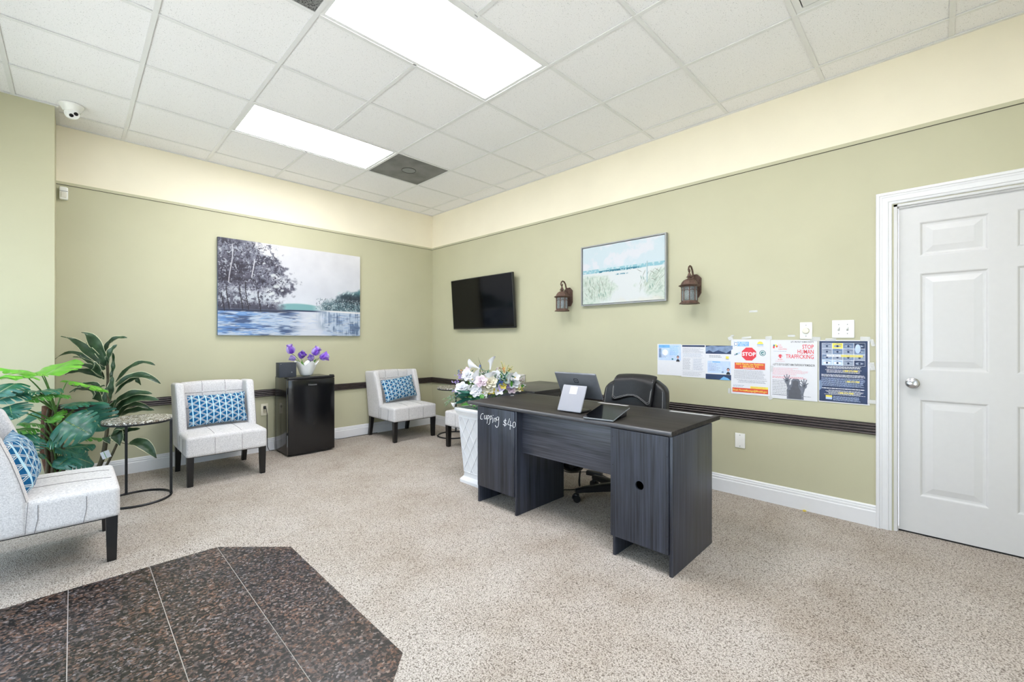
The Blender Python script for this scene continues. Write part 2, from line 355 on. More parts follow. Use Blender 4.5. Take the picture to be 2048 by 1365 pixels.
# ------------------------------------------------------------------ helpers: mesh building
class MB:
    def __init__(s): s.v = []; s.f = []; s.m = []; s.uv = None
    def mark(s): return len(s.v)
    def add(s, vs, fs, mi=0):
        o = len(s.v); s.v += [tuple(p) for p in vs]; s.f += [tuple(i + o for i in f) for f in fs]; s.m += [mi] * len(fs); return o
    def xf(s, mk, mat):
        for i in range(mk, len(s.v)): s.v[i] = tuple(mat @ Vector(s.v[i]))
        return s
    def box(s, a, b, mi=0):
        x0, y0, z0 = a; x1, y1, z1 = b
        s.add([(x0, y0, z0), (x1, y0, z0), (x1, y1, z0), (x0, y1, z0), (x0, y0, z1), (x1, y0, z1), (x1, y1, z1), (x0, y1, z1)],
              [(0, 3, 2, 1), (4, 5, 6, 7), (0, 1, 5, 4), (1, 2, 6, 5), (2, 3, 7, 6), (3, 0, 4, 7)], mi); return s
    def rbox(s, a, b, r=0.01, n=3, mi=0, fn=None, sub=0):
        """box with rounded edges; sub adds extra subdivisions so fn can bend the faces"""
        c = [(p + q) / 2 for p, q in zip(a, b)]; h = [abs(q - p) / 2 for p, q in zip(a, b)]
        r = min(r, *h); 
        def axis(hh):
            pts = [-hh + r * (1 - math.cos(k / n * PI / 2)) for k in range(n)]
            pts.append(-hh + r)
            mid = [(-hh + r) + (2 * hh - 2 * r) * k / (sub + 1) for k in range(1, sub + 1)]
            return pts + mid + [-p for p in reversed(pts)]
        ax = [axis(x) for x in h]
        vid = {}
        def vert(i, j, k):
            key = (i, j, k)
            if key not in vid:
                p = [ax[0][i], ax[1][j], ax[2][k]]
                q = [max(-(hh - r), min(hh - r, x)) for x, hh in zip(p, h)]
                d = Vector([x - y for x, y in zip(p, q)])
                if d.length > 1e-9 and r > 0:
                    d = d.normalized() * r
                w = [q[t] + d[t] + c[t] for t in range(3)]
                if fn: w = fn(*w)
                vid[key] = len(s.v); s.v.append(tuple(w))
            return vid[key]
        N = [len(x) - 1 for x in ax]
        def quad(*k): s.f.append(tuple(vert(*q) for q in k)); s.m.append(mi)
        for i in range(N[0]):
            for j in range(N[1]):
                quad((i, j, 0), (i, j + 1, 0), (i + 1, j + 1, 0), (i + 1, j, 0)); quad((i, j, N[2]), (i + 1, j, N[2]), (i + 1, j + 1, N[2]), (i, j + 1, N[2]))
        for i in range(N[0]):
            for k in range(N[2]):
                quad((i, 0, k), (i + 1, 0, k), (i + 1, 0, k + 1), (i, 0, k + 1)); quad((i, N[1], k), (i, N[1], k + 1), (i + 1, N[1], k + 1), (i + 1, N[1], k))
        for j in range(N[1]):
            for k in range(N[2]):
                quad((0, j, k), (0, j, k + 1), (0, j + 1, k + 1), (0, j + 1, k)); quad((N[0], j, k), (N[0], j + 1, k), (N[0], j + 1, k + 1), (N[0], j, k + 1))
        return s
    def tube(s, path, r, n=8, closed=False, mi=0, flat=1.0):
        P = [Vector(p) for p in path]; m = len(P); rr = r if isinstance(r, (list, tuple)) else [r] * m
        rings = []; prev = None
        for i in range(m):
            t = (P[(i + 1) % m] - P[i - 1]) if closed else (P[min(i + 1, m - 1)] - P[max(i - 1, 0)])
            t = t.normalized() if t.length > 1e-9 else Vector((0, 0, 1))
            if prev is None:
                up = Vector((0, 0, 1)) if abs(t.z) < 0.9 else Vector((1, 0, 0)); a = t.cross(up).normalized()
            else:
                a = (prev - t * prev.dot(t)); a = a.normalized() if a.length > 1e-6 else t.orthogonal().normalized()
            prev = a; b = t.cross(a)
            rings.append([P[i] + a * (math.cos(2 * PI * k / n) * rr[i]) + b * (math.sin(2 * PI * k / n) * rr[i] * flat) for k in range(n)])
        vs = [v for ring in rings for v in ring]; fs = []
        for i in range(m if closed else m - 1):
            for k in range(n):
                fs.append((i * n + k, i * n + (k + 1) % n, ((i + 1) % m) * n + (k + 1) % n, ((i + 1) % m) * n + k))
        if not closed: fs += [tuple(range(n - 1, -1, -1)), tuple((m - 1) * n + k for k in range(n))]
        s.add(vs, fs, mi); return s
    def lathe(s, prof, n=24, c=(0, 0, 0), mi=0, phase=0.0, wob=None):
        vs = []; m = len(prof)
        for r, z in prof:
            for k in range(n):
                a = phase + 2 * PI * k / n; q = r * (wob(a, z) if wob else 1)
                vs.append((c[0] + q * math.cos(a), c[1] + q * math.sin(a), c[2] + z))
        fs = [(i * n + k, i * n + (k + 1) % n, (i + 1) * n + (k + 1) % n, (i + 1) * n + k) for i in range(m - 1) for k in range(n)]
        if prof[0][0] > 1e-5: fs.append(tuple(range(n - 1, -1, -1)))
        if prof[-1][0] > 1e-5: fs.append(tuple((m - 1) * n + k for k in range(n)))
        s.add(vs, fs, mi); return s
    def prism(s, pts, z0, z1, mi=0):
        n = len(pts)
        s.add([(x, y, z0) for x, y in pts] + [(x, y, z1) for x, y in pts],
              [tuple(range(n - 1, -1, -1)), tuple(range(n, 2 * n))] + [(i, (i + 1) % n, (i + 1) % n + n, i + n) for i in range(n)], mi); return s
    def loft(s, rings, closed=True, cap=True, mi=0):
        n = len(rings[0]); vs = [p for r in rings for p in r]; fs = []
        for i in range(len(rings) - 1):
            for k in range(n if closed else n - 1):
                fs.append((i * n + k, i * n + (k + 1) % n, (i + 1) * n + (k + 1) % n, (i + 1) * n + k))
        if cap and closed: fs += [tuple(range(n - 1, -1, -1)), tuple((len(rings) - 1) * n + k for k in range(n))]
        s.add(vs, fs, mi); return s
    def quad2(s, x0, y0, x1, y1, z=0.0, mi=0):
        s.add([(x0, y0, z), (x1, y0, z), (x1, y1, z), (x0, y1, z)], [(0, 1, 2, 3)], mi); return s
    def poly2(s, pts, z=0.0, mi=0):
        s.add([(x, y, z) for x, y in pts], [tuple(range(len(pts)))], mi); return s
    def build(s, name, mats, parent=None, smooth=35, recalc=True, merge=False):
        me = bpy.data.meshes.new(name); me.from_pydata(s.v, [], s.f)
        for m in (mats if isinstance(mats, (list, tuple)) else [mats]): me.materials.append(MT[m] if isinstance(m, str) else m)
        me.polygons.foreach_set('material_index', s.m)
        if recalc or merge:
            b = bmesh.new(); b.from_mesh(me)
            if merge: bmesh.ops.remove_doubles(b, verts=b.verts, dist=1e-5)
            if recalc: bmesh.ops.recalc_face_normals(b, faces=b.faces)
            b.to_mesh(me); b.free()
        if smooth:
            me.polygons.foreach_set('use_smooth', [True] * len(me.polygons)); me.set_sharp_from_angle(angle=R(smooth))
        o = bpy.data.objects.new(name, me); COL.objects.link(o)
        if parent is not None: o.parent = parent
        return o
def tag(o, label, cat, group=None):
    o['label'] = label; o['category'] = cat
    if group: o['group'] = group
    return o
def thing(name, label, cat, loc=(0, 0, 0), rot=0.0, group=None):
    o = bpy.data.objects.new(name, None); COL.objects.link(o); o.empty_display_size = 0.1
    o.location = loc; o.rotation_euler = rot if isinstance(rot, tuple) else (0, 0, rot)
    return tag(o, label, cat, group)
def struct(o): o['kind'] = 'structure'; return o
def copy_tree(o, parent=None):
    c = o.copy(); COL.objects.link(c)
    if parent is not None: c.parent = parent
    for ch in list(o.children): copy_tree(ch, c)
    return c
WALL_B = (PI / 2, 0, -PI / 2)      # local x along -Y, y up, z out of the right wall
WALL_A = (PI / 2, 0, 0)            # local x along +X, y up, z out of the back wall
_tc = bpy.data.curves.new('lettering', 'FONT'); _to = bpy.data.objects.new('lettering', _tc)
def text(mb, s, x, y, size, z, mi=0, align='LEFT', bold=0.0, sx=1.0, width=None):
    _tc.body = s; _tc.size = size; _tc.align_x = align; _tc.offset = bold * size; _tc.resolution_u = 2; _tc.extrude = 0; _tc.align_y = 'BOTTOM_BASELINE'
    me = bpy.data.meshes.new_from_object(_to)
    if not me.vertices: return
    xs = [v.co.x for v in me.vertices]; w = max(xs) - min(xs)
    if width: sx = width / w
    x0 = {'LEFT': min(xs), 'CENTER': (min(xs) + max(xs)) / 2, 'RIGHT': max(xs)}[align]
    mb.add([(x + (v.co.x - x0) * sx, y + v.co.y, z) for v in me.vertices], [tuple(p.vertices) for p in me.polygons], mi)
    bpy.data.meshes.remove(me)
def bez(a, b, c, n=8):
    a, b, c = Vector(a), Vector(b), Vector(c)
    return [a * (1 - t) ** 2 + b * 2 * t * (1 - t) + c * t * t for t in [k / n for k in range(n + 1)]]

# ================================================================== SETTING
def wbuild(mb, name, mats, parent, **kw):
    """mesh given in world coordinates, parented to a thing"""
    M4 = Matrix.Translation(parent.location) @ parent.rotation_euler.to_matrix().to_4x4()
    mb.xf(0, M4.inverted()); return mb.build(name, mats, parent, **kw)
# floor: carpet with an inlaid granite mat in front of the entrance
GX0, GX1, GY0, GY1, GC = XW, -2.703, -3.965, -2.172, 0.297
m = MB()
def fq(*p): m.add([(x, y, 0) for x, y in p], [tuple(range(len(p)))])
fq((XW, GY1), (GX1 - GC, GY1), (GX1 - GC, 0), (XW, 0)); fq((GX1 - GC, GY1), (GX1, GY1), (GX1, 0), (GX1 - GC, 0))
fq((GX1 - GC, GY1), (GX1, GY1 - GC), (GX1, GY1)); fq((GX1, GY1), (0.12, GY1), (0.12, 0), (GX1, 0))
fq((GX1, GY0), (0.12, GY0), (0.12, GY1), (GX1, GY1)); fq((XW, YS), (GX1, YS), (GX1, GY0), (XW, GY0)); fq((GX1, YS), (0.12, YS), (0.12, GY0), (GX1, GY0))
fq((GX1 - GC, GY0), (GX1, GY0), (GX1, GY0 + GC))
floor = struct(m.build('floor', 'carpet', recalc=False, smooth=0))
m = MB(); m.box((XW, YS, -0.06), (0.12, 0.12, -0.012)); m.build('subfloor', 'grout', floor)
def clip(poly, a, b, c):      # keep a*x+b*y<=c
    out = []
    for i, p in enumerate(poly):
        q = poly[(i + 1) % len(poly)]; dp = a * p[0] + b * p[1] - c; dq = a * q[0] + b * q[1] - c
        if dp <= 0: out.append(p)
        if (dp < 0 < dq) or (dq < 0 < dp):
            t = dp / (dp - dq); out.append((p[0] + (q[0] - p[0]) * t, p[1] + (q[1] - p[1]) * t))
    return out
m = MB(); m.poly2([(GX0, GY0), (GX1 - GC, GY0), (GX1, GY0 + GC), (GX1, GY1 - GC), (GX1 - GC, GY1), (GX0, GY1)], -0.0010); m.build('grout_bed', 'grout', floor, smooth=0)
xs = [GX1 - 0.2975 * k for k in range(8)]; ys = [GY1 - 0.30 * 2 * k for k in range(4)]
for i in range(7):
    x1, x0 = xs[i], max(xs[i + 1], GX0)
    if x1 <= GX0: break
    off = 0.0
    yy = [GY1, GY1 - 0.585 - 0.03 * (i % 2), GY1 - 1.18, GY0]
    for k in range(3):
        g = 0.0015; h = 0.0005
        P = [(x0 + g, yy[k + 1] + h), (x1 - (g if i else 0.0), yy[k + 1] + h), (x1 - (g if i else 0.0), yy[k] - h), (x0 + g, yy[k] - h)]
        P = clip(clip(P, 1, 1, GX1 + GY1 - GC), 1, -1, GX1 - GY0 - GC)
        if len(P) < 3: continue
        cx, cy = sum(p[0] for p in P) / len(P), sum(p[1] for p in P) / len(P)
        m = MB(); m.prism([(x - cx, y - cy) for x, y in P], -0.010, 0.0005)
        o = m.build('granite_tile', 'granite', floor, smooth=0); o.location = (cx, cy, 0)
# walls
CB = 2.4816
m = MB(); m.box((XW - .12, 0, 0), (0, 0.12, CB)); m.box((XW - .12, 0, CB), (0, 0.12, CEIL), 1)
wall_back = struct(m.build('wall_back', ['sage', 'cream'], smooth=0))
DY0, DY1, DZ = -4.915, -5.818, 2.026
m = MB()
for (a, b, z0, z1, mi) in ((0.12, DY0, 0, CB, 0), (DY0, DY1, DZ, CB, 0), (DY1, YS, 0, CB, 0), (0.12, YS, CB, CEIL, 1)):
    m.box((0, b, z0), (0.12, a, z1), mi)
wall_right = struct(m.build('wall_right', ['sage', 'cream'], smooth=0))
m = MB(); m.box((XW, -0.40, 0), (-3.675, 0, CEIL)); struct(m.build('wall_left', 'sage', smooth=0))
WTOP, WBOT, RX0, RX1 = 2.42, 0.10, -4.25, -1.75; WTW = 2.32
m = MB(); m.box((XW - .12, YS - .12, 0), (0.12, YS, WBOT)); m.box((XW - .12, YS - .12, WTOP), (0.12, YS, CEIL)); m.box((XW - .12, YS - .12, WBOT), (RX0, YS, WTOP)); m.box((RX1, YS - .12, WBOT), (0.12, YS, WTOP)); struct(m.build('wall_rear', 'sage', smooth=0))
m = MB(); m.box((XW - .12, YS, WTW), (XW, 0.0, CEIL)); m.box((XW - .12, YS, 0), (XW, 0, WBOT)); m.box((XW - .12, -0.40, WBOT), (XW, 0, WTW)); m.box((XW - .12, YS, WBOT), (XW, YWIN, WTW)); struct(m.build('wall_front', 'sage', smooth=0))
# storefront glazing
m = MB(); ny = 4; step = (-.40 - YWIN) / ny
win = bpy.data.objects.new('window_1', None); COL.objects.link(win); struct(win); win.location = (XW - .06, 0, 0)
for k in range(ny + 1):
    y = -.40 - step * k; a = MB(); a.box((XW - .09, max(y - .025, YWIN), WBOT), (XW - .03, min(y + .025, -.40), WTW)); wbuild(a, 'mullion', 'alu', win, smooth=0)
for z in (WBOT, WTW - .05): a = MB(); a.box((XW - .09, YWIN, z), (XW - .03, -.40, z + .05)); wbuild(a, 'window_rail', 'alu', win, smooth=0)
for k in range(ny):
    y = -.40 - step * k; a = MB(); a.box((XW - .063, y - step + .025, WBOT + .05), (XW - .057, y - .025, WTW - .05)); wbuild(a, 'window_pane', 'glass', win, smooth=0)
fill_win = bpy.data.objects.new('fill_window', None); COL.objects.link(fill_win); struct(fill_win); fill_win.location = (0, YS - .06, 0)  # unseen rear window, added to bring more light onto ceiling and back wall
for k in range(4):
    x = RX0 + (RX1 - RX0) / 3 * k; a = MB(); a.box((max(x - .025, RX0), YS - .09, WBOT), (min(x + .025, RX1), YS - .03, WTOP)); wbuild(a, 'mullion', 'alu', fill_win, smooth=0)
for z in (WBOT, WTOP - .05): a = MB(); a.box((RX0, YS - .09, z), (RX1, YS - .03, z + .05)); wbuild(a, 'window_rail', 'alu', fill_win, smooth=0)
for k in range(3):
    x = RX0 + (RX1 - RX0) / 3 * k; a = MB(); a.box((x + .025, YS - .063, WBOT + .05), (x + (RX1 - RX0) / 3 - .025, YS - .057, WTOP - .05)); wbuild(a, 'window_pane', 'glass', fill_win, smooth=0)
m = MB(); m.box((-18, -20, -.2), (XW - .12, 9, -.06)); m.box((XW - .12, -20, -.2), (8, YS - .12, -.06)); struct(m.build('pavement', plain('pale_concrete', rgb(190, 188, 182), 0.9), smooth=0))
# ceiling
m = MB(); m.box((XW - .12, YS - .12, 2.99), (0.12, 0.12, 3.05)); ceiling = struct(m.build('ceiling', 'grid', smooth=0))
GXL = [0.0] + [-.222 - .6096 * k for k in range(8)] + [XW]; GYL = [0.0] + [-.29 - .6096 * k for k in range(11)] + [YS]
tile_me = {}
LIGHTC = [(4, r) for r in (2, 5, 8)]
skip = set()
for r in (2, 5, 8): skip |= {(3, r), (4, r)}
skip |= {(2, 2), (5, 5), (2, 8)}
T0 = 2.9435
for i in range(len(GXL) - 1):
    for j in range(len(GYL) - 1):
        if (i, j) in skip: continue
        x1, x0, y1, y0 = GXL[i], GXL[i + 1], GYL[j], GYL[j + 1]
        w, h = x1 - x0, y1 - y0
        if w < .03 or h < .03: continue
        key = (round(w, 3), round(h, 3))
        if key not in tile_me:
            a = MB(); e = .0035; a.loft([[(-w / 2 + e, -h / 2 + e, .016), (w / 2 - e, -h / 2 + e, .016), (w / 2 - e, h / 2 - e, .016), (-w / 2 + e, h / 2 - e, .016)],
                [(-w / 2 + e, -h / 2 + e, 0), (w / 2 - e, -h / 2 + e, 0), (w / 2 - e, h / 2 - e, 0), (-w / 2 + e, h / 2 - e, 0)]]); o = a.build('ceiling_tile', 'tile', ceiling, smooth=0); tile_me[key] = o.data
        else:
            o = bpy.data.objects.new('ceiling_tile', tile_me[key]); COL.objects.link(o); o.parent = ceiling
        o.location = ((x0 + x1) / 2, (y0 + y1) / 2, T0)
for x in GXL[1:-1]:
    segs = [(YS, 0)]
    if x == GXL[4]:      # the runner stops at each light panel
        segs = [(GYL[2], 0), (GYL[5], GYL[3]), (GYL[8], GYL[6]), (YS, GYL[9])]
    for ya, yb in segs:
        a = MB(); a.box((x - .012, ya, CEIL), (x + .012, yb, CEIL + .004)); a.box((x - .001, ya, CEIL + .004), (x + .001, yb, CEIL + .03)); a.build('main_tee', 'grid', ceiling, smooth=0)
for y in GYL[1:-1]:
    for i in range(len(GXL) - 1):
        if (i in (3, 4)) and False: continue
        a = MB(); a.box((GXL[i + 1] + .012, y - .012, CEIL + .0006), (GXL[i] - .012, y + .012, CEIL + .004)); a.build('cross_tee', 'grid', ceiling, smooth=0)
a = MB(); a.box((XW, -.022, CEIL - .001), (0, 0, CEIL + .003)); a.build('wall_angle', 'grid', ceiling, smooth=0)
a = MB(); a.box((-.022, YS, CEIL - .001), (0, 0, CEIL + .003)); a.build('wall_angle', 'grid', ceiling, smooth=0)
a = MB(); a.box((XW, -.422, CEIL - .001), (-3.653, -.40, CEIL + .003)); a.box((-3.675, -.40, CEIL - .001), (-3.653, -.02, CEIL + .003)); a.build('wall_angle', 'grid', ceiling, smooth=0)
# mouldings
def mould_A(prof, x0, x1, mitre=True):
    mb = MB(); mb.loft([[(x0, -o, z) for o, z in prof], [(x1 - (o if mitre else 0), -o, z) for o, z in prof]]); return mb
def mould_B(prof, y0, y1, mitre=True):
    mb = MB(); mb.loft([[(-o, y0 - (o if mitre else 0), z) for o, z in prof], [(-o, y1, z) for o, z in prof]]); return mb
BASE = [(0, 0), (.017, 0), (.017, .094), (.012, .099), (.0125, .112), (.008, .116), (.008, .126), (.003, .134), (0, .134)]
struct(mould_A(BASE, -3.675, 0).build('baseboard_back', 'white_trim', smooth=20))
bb = mould_B(BASE, 0, -4.831); bb.loft([[(-o, -5.90, z) for o, z in BASE], [(-o, YS, z) for o, z in BASE]]); struct(bb.build('baseboard_right', 'white_trim', smooth=20))
bl = MB(); bl.loft([[(XW, -.40 - o, z) for o, z in BASE], [(-3.675, -.40 - o, z) for o, z in BASE]]); struct(bl.build('baseboard_left', 'white_trim', smooth=20))
RAIL = [(0, .582)]; nz = 4
RAIL.append((.014, .582))
for k in range(nz):
    z = .5845 + k * .0178; RAIL += [(.0205, z + .0015), (.0235, z + .006), (.0205, z + .0105), (.010, z + .0125), (.010, z + .0165)]
RAIL += [(.014, .657), (0, .657)]
struct(mould_A(RAIL, -3.675, 0).build('trim_1', 'rail', smooth=20)); struct(mould_B(RAIL, 0, -4.831).build('trim_2', 'rail', smooth=20))
STRIP = [(0, 2.459), (.009, 2.459), (.009, 2.4816), (0, 2.4816)]
struct(mould_A(STRIP, -3.675, 0).build('trim_3', 'sage', smooth=0)); struct(mould_B(STRIP, 0, YS).build('trim_4', 'sage', smooth=0))
SHADE_LINE = [(0, 2.4565), (.004, 2.4565), (.004, 2.459), (0, 2.459)]  # dark strip standing in for the shadow line under the green strip
struct(mould_A(SHADE_LINE, -3.675, 0).build('shade_line_back', 'rail', smooth=0)); struct(mould_B(SHADE_LINE, 0, YS).build('shade_line_right', 'rail', smooth=0))
# door with casing
door = bpy.data.objects.new('door_1', None); COL.objects.link(door); struct(door); door.location = (0, -5.366, 0)
CAS = [(0, 0), (0, .017), (.004, .021), (.016, .022), (.020, .017), (.028, .0165), (.032, .014), (.052, .013), (.055, .0165), (.059, .0165), (.062, .011), (.072, .010), (.077, .005), (.077, 0)]
OY0, OY1, OZ = -4.831, -5.901, 2.106
def cas_ring(kind):
    out = []
    for t, o in CAS:
        y0, y1, z = OY0 - t, OY1 + t, OZ - t
        out.append({'b0': (-o, y0, 0.0), 't0': (-o, y0, z), 't1': (-o, y1, z), 'b1': (-o, y1, 0.0)}[kind])
    return out
for a, b in (('b0', 't0'), ('t0', 't1'), ('t1', 'b1')):
    mb = MB(); mb.loft([cas_ring(a), cas_ring(b)]); wbuild(mb, 'casing', 'white_trim', door, smooth=15)
mb = MB(); mb.box((0.001, DY0 - .017, 0), (.12, DY0, DZ)); mb.box((0.001, DY1, 0), (.12, DY1 + .017, DZ)); mb.box((0.001, DY1, DZ - .014), (.12, DY0, DZ)); 
mb.box((0.016, DY0 - .021, 0), (.027, DY0 - .017, DZ - .014)); mb.box((0.016, DY1, DZ - .024), (.027, DY0, DZ - .014)); wbuild(mb, 'jamb', 'door_white', door, smooth=0)
SY0, SY1, SF = -4.937, -5.797, .030
mb = MB(); mb.box((SF + .012, SY1, .010), (SF + .035, SY0, 2.004))
cols = [(0, .0945), (.3795, .4805), (.7655, .860)]
rows = [(.010, .236), (.825, 1.000), (1.591, 1.694), (1.901, 2.004)]
for a, b in cols: mb.box((SF, SY0 - b, .010), (SF + .0125, SY0 - a, 2.004))
for a, b in rows:
    for c in ((.0945, .3795), (.4805, .7655)): mb.box((SF, SY0 - c[1], a), (SF + .0125, SY0 - c[0], b))
slab = wbuild(mb, 'door_slab', 'door_white', door, smooth=0)
for c in ((.0945, .3795), (.4805, .7655)):
    for k in range(3):
        z0, z1 = rows[k][1], rows[k + 1][0]; rings = []
        for inset, dep in ((0, 0), (.004, .001), (.012, .0085), (.018, .0095), (.024, .0095), (.056, .002), (.058, .0015)):
            rings.append([(SF + dep, SY0 - c[0] - inset, z0 + inset), (SF + dep, SY0 - c[1] + inset, z0 + inset), (SF + dep, SY0 - c[1] + inset, z1 - inset), (SF + dep, SY0 - c[0] - inset, z1 - inset)])
        mb = MB(); mb.loft(rings, cap=False); mb.f.append(tuple(range(len(mb.v) - 4, len(mb.v)))); mb.m.append(0); wbuild(mb, 'door_panel', 'door_white', door, smooth=0)
mb = MB(); mk = mb.mark(); mb.lathe([(.032, 0), (.033, .004), (.026, .009), (.013, .012), (.012, .032), (.020, .038), (.027, .046), (.0285, .055), (.025, .064), (.015, .069), (.0, .070)], 24)
mb.xf(mk, Matrix.Translation((SF, -5.000, .921)) @ Matrix.Rotation(-PI / 2, 4, 'Y')); wbuild(mb, 'door_knob', 'chrome', door, smooth=40)
mb = MB(); mb.box((SF + .004, SY1, 0.0005), (SF + .03, SY0, .010)); wbuild(mb, 'door_gap_shade', 'black', door, smooth=0)  # black strip put in for the shade in the gap under the door

# ================================================================== CEILING FITTINGS
def troffer(y1, label):
    x0, x1, y0 = GXL[5], GXL[3], y1 - .6096
    t = thing('ceiling_light', label, 'light', ((x0 + x1) / 2, (y0 + y1) / 2, CEIL), 0, 'flat ceiling light panels')
    w, h = (x1 - x0) / 2, (y1 - y0) / 2
    mb = MB(); f = .024; e = .010
    for a, b in (((-w + e, -h + e), (w - e, -h + f + e)), ((-w + e, h - f - e), (w - e, h - e)), ((-w + e, -h + f + e), (-w + f + e, h - f - e)), ((w - f - e, -h + f + e), (w - e, h - f - e))):
        mb.box((a[0], a[1], .0045), (b[0], b[1], .016))
    mb.build('frame', 'grid', t, smooth=0)
    mb = MB(); mb.box((-w + f + e, -h + f + e, .0075), (w - f - e, h - f - e, .012)); mb.build('diffuser', 'panel', t, smooth=0)
    mb = MB(); mb.box((-w + .02, -h + .02, .0165), (w - .02, h - .02, .045)); mb.build('housing', 'grid', t, smooth=0)
troffer(GYL[5], 'big lit ceiling panel overhead, its upper end cut off by the photo')
troffer(GYL[2], 'lit rectangular ceiling panel beside the round grey air diffuser plate')
troffer(GYL[8], 'added lit ceiling panel above the viewer, out of view')  # unseen third panel, assumed from the spacing and added for its light
t = thing('air_diffuser', 'dark grey square ceiling air diffuser with a round centre plate', 'vent', ((GXL[2] + GXL[3]) / 2, (GYL[2] + GYL[3]) / 2, CEIL))
mb = MB(); mb.box((-.292, -.292, .005), (.292, .292, .012)); mb.build('face_plate', 'vent', t, smooth=0)
mb = MB(); mb.lathe([(.070, .0035), (.062, .0045), (.0, .0045)], 40); mb.build('centre_plate', 'plastic_grey', t)
mb = MB(); mb.tube([(.071 * math.cos(a), .071 * math.sin(a), .0045) for a in [2 * PI * k / 40 for k in range(40)]], .0035, 6, True); mb.build('dark_ring', 'black', t)
mb = MB(); mb.lathe([(0, -.0008), (.003, 0), (.0, .0045)], 10); mb.build('screw', 'chrome', t)
t = thing('return_grille', 'perforated dark metal return air panel at the top edge of the photo', 'vent', ((GXL[5] + GXL[6]) / 2, (GYL[5] + GYL[6]) / 2, CEIL))
mb = MB(); mb.box((-.292, -.292, .005), (.292, .292, .012)); mb.build('perforated_plate', 'perf', t, smooth=0)
t = thing('supply_grille', 'white louvred supply air grille at the ceiling edge above the door side', 'vent', ((GXL[2] + GXL[3]) / 2, (GYL[8] + GYL[9]) / 2, CEIL))
mb = MB()
for a, b in (((-.292, .262), (.292, .292)), ((-.292, -.292), (.292, -.262)), ((-.292, -.262), (-.262, .262)), ((.262, -.262), (.292, .262))): mb.box((a[0], a[1], .004), (b[0], b[1], .012))
mb.build('outer_frame', 'grid', t, smooth=0)
mb = MB()
for a, b in (((-.256, .19), (.256, .256)), ((-.256, -.256), (.256, -.19)), ((-.256, -.19), (-.19, .19)), ((.19, -.19), (.256, .19))): mb.box((a[0], a[1], .003), (b[0], b[1], .012))
mb.build('inner_frame', 'grid', t, smooth=0)
mb = MB(); mb.box((-.26, -.26, .022), (.26, .26, .026)); mb.build('dark_backing', 'black', t, smooth=0)
for k in range(16):
    y = -.178 + k * .0237; mb = MB(); mb.add([(-.19, y, .004), (.19, y, .004), (.19, y + .013, .019), (-.19, y + .013, .019), (-.19, y + .002, .004), (.19, y + .002, .004), (.19, y + .015, .019), (-.19, y + .015, .019)],
        [(0, 1, 2, 3), (4, 7, 6, 5), (0, 4, 5, 1), (3, 2, 6, 7), (0, 3, 7, 4), (1, 5, 6, 2)]); mb.build('louvre', 'grid', t, smooth=0)
# dome camera and motion sensor
t = thing('dome_camera', 'white turret security camera on the ceiling in the far corner', 'camera', (-3.585, -.50, CEIL))
mb = MB(); mb.lathe([(.068, .003), (.068, -.006), (.060, -.016), (.050, -.042), (.046, -.052), (.0, -.052)], 32); mb.build('base', 'plastic_white', t)
mb = MB(); mb.lathe([(0, -.040)] + [(.042 * math.sin(a), -.042 * math.cos(a)) for a in [PI * k / 10 for k in range(1, 10)]] + [(0, .042)], 24)
d = (Vector((CX + .9, CY + 1.0, 1.3)) - Vector((-3.585, -.50, CEIL))).normalized(); q = Vector((0, 0, 1)).rotation_difference(d)
Mb = Matrix.Translation((0, 0, -.060)) @ q.to_matrix().to_4x4(); mb.xf(0, Mb); mb.build('ball', 'plastic_white', t)
mb = MB(); mb.lathe([(.033, .030), (.034, .041), (.030, .045), (0, .0455)], 28); mb.xf(0, Mb); mb.build('eye_ring', 'plastic_white', t)
for s in (-1, 1):
    mb = MB(); mb.lathe([(.0125, .044), (.0125, .0475), (0, .048)], 18, (s * .009, s * .012, 0)); mb.xf(0, Mb); mb.build('lens', 'black_gloss', t)
t = thing('motion_sensor', 'small white motion sensor under the green strip by the pier', 'sensor', (-3.63, -.022, 2.385))
mb = MB(); mb.rbox((-.028, -.024, -.055), (.024, .020, .050), .012, 3); mb.build('casing', 'plastic_white', t)
mb = MB(); mb.rbox((-.018, -.030, -.042), (.016, -.016, .008), .008, 3); mb.build('lens_window', plain('milky_lens', rgb(222, 218, 208), .4), t)
mb = MB(); mb.box((-.024, -.0262, .0115), (.022, -.02, .0135)); mb.build('gap', 'black', t)

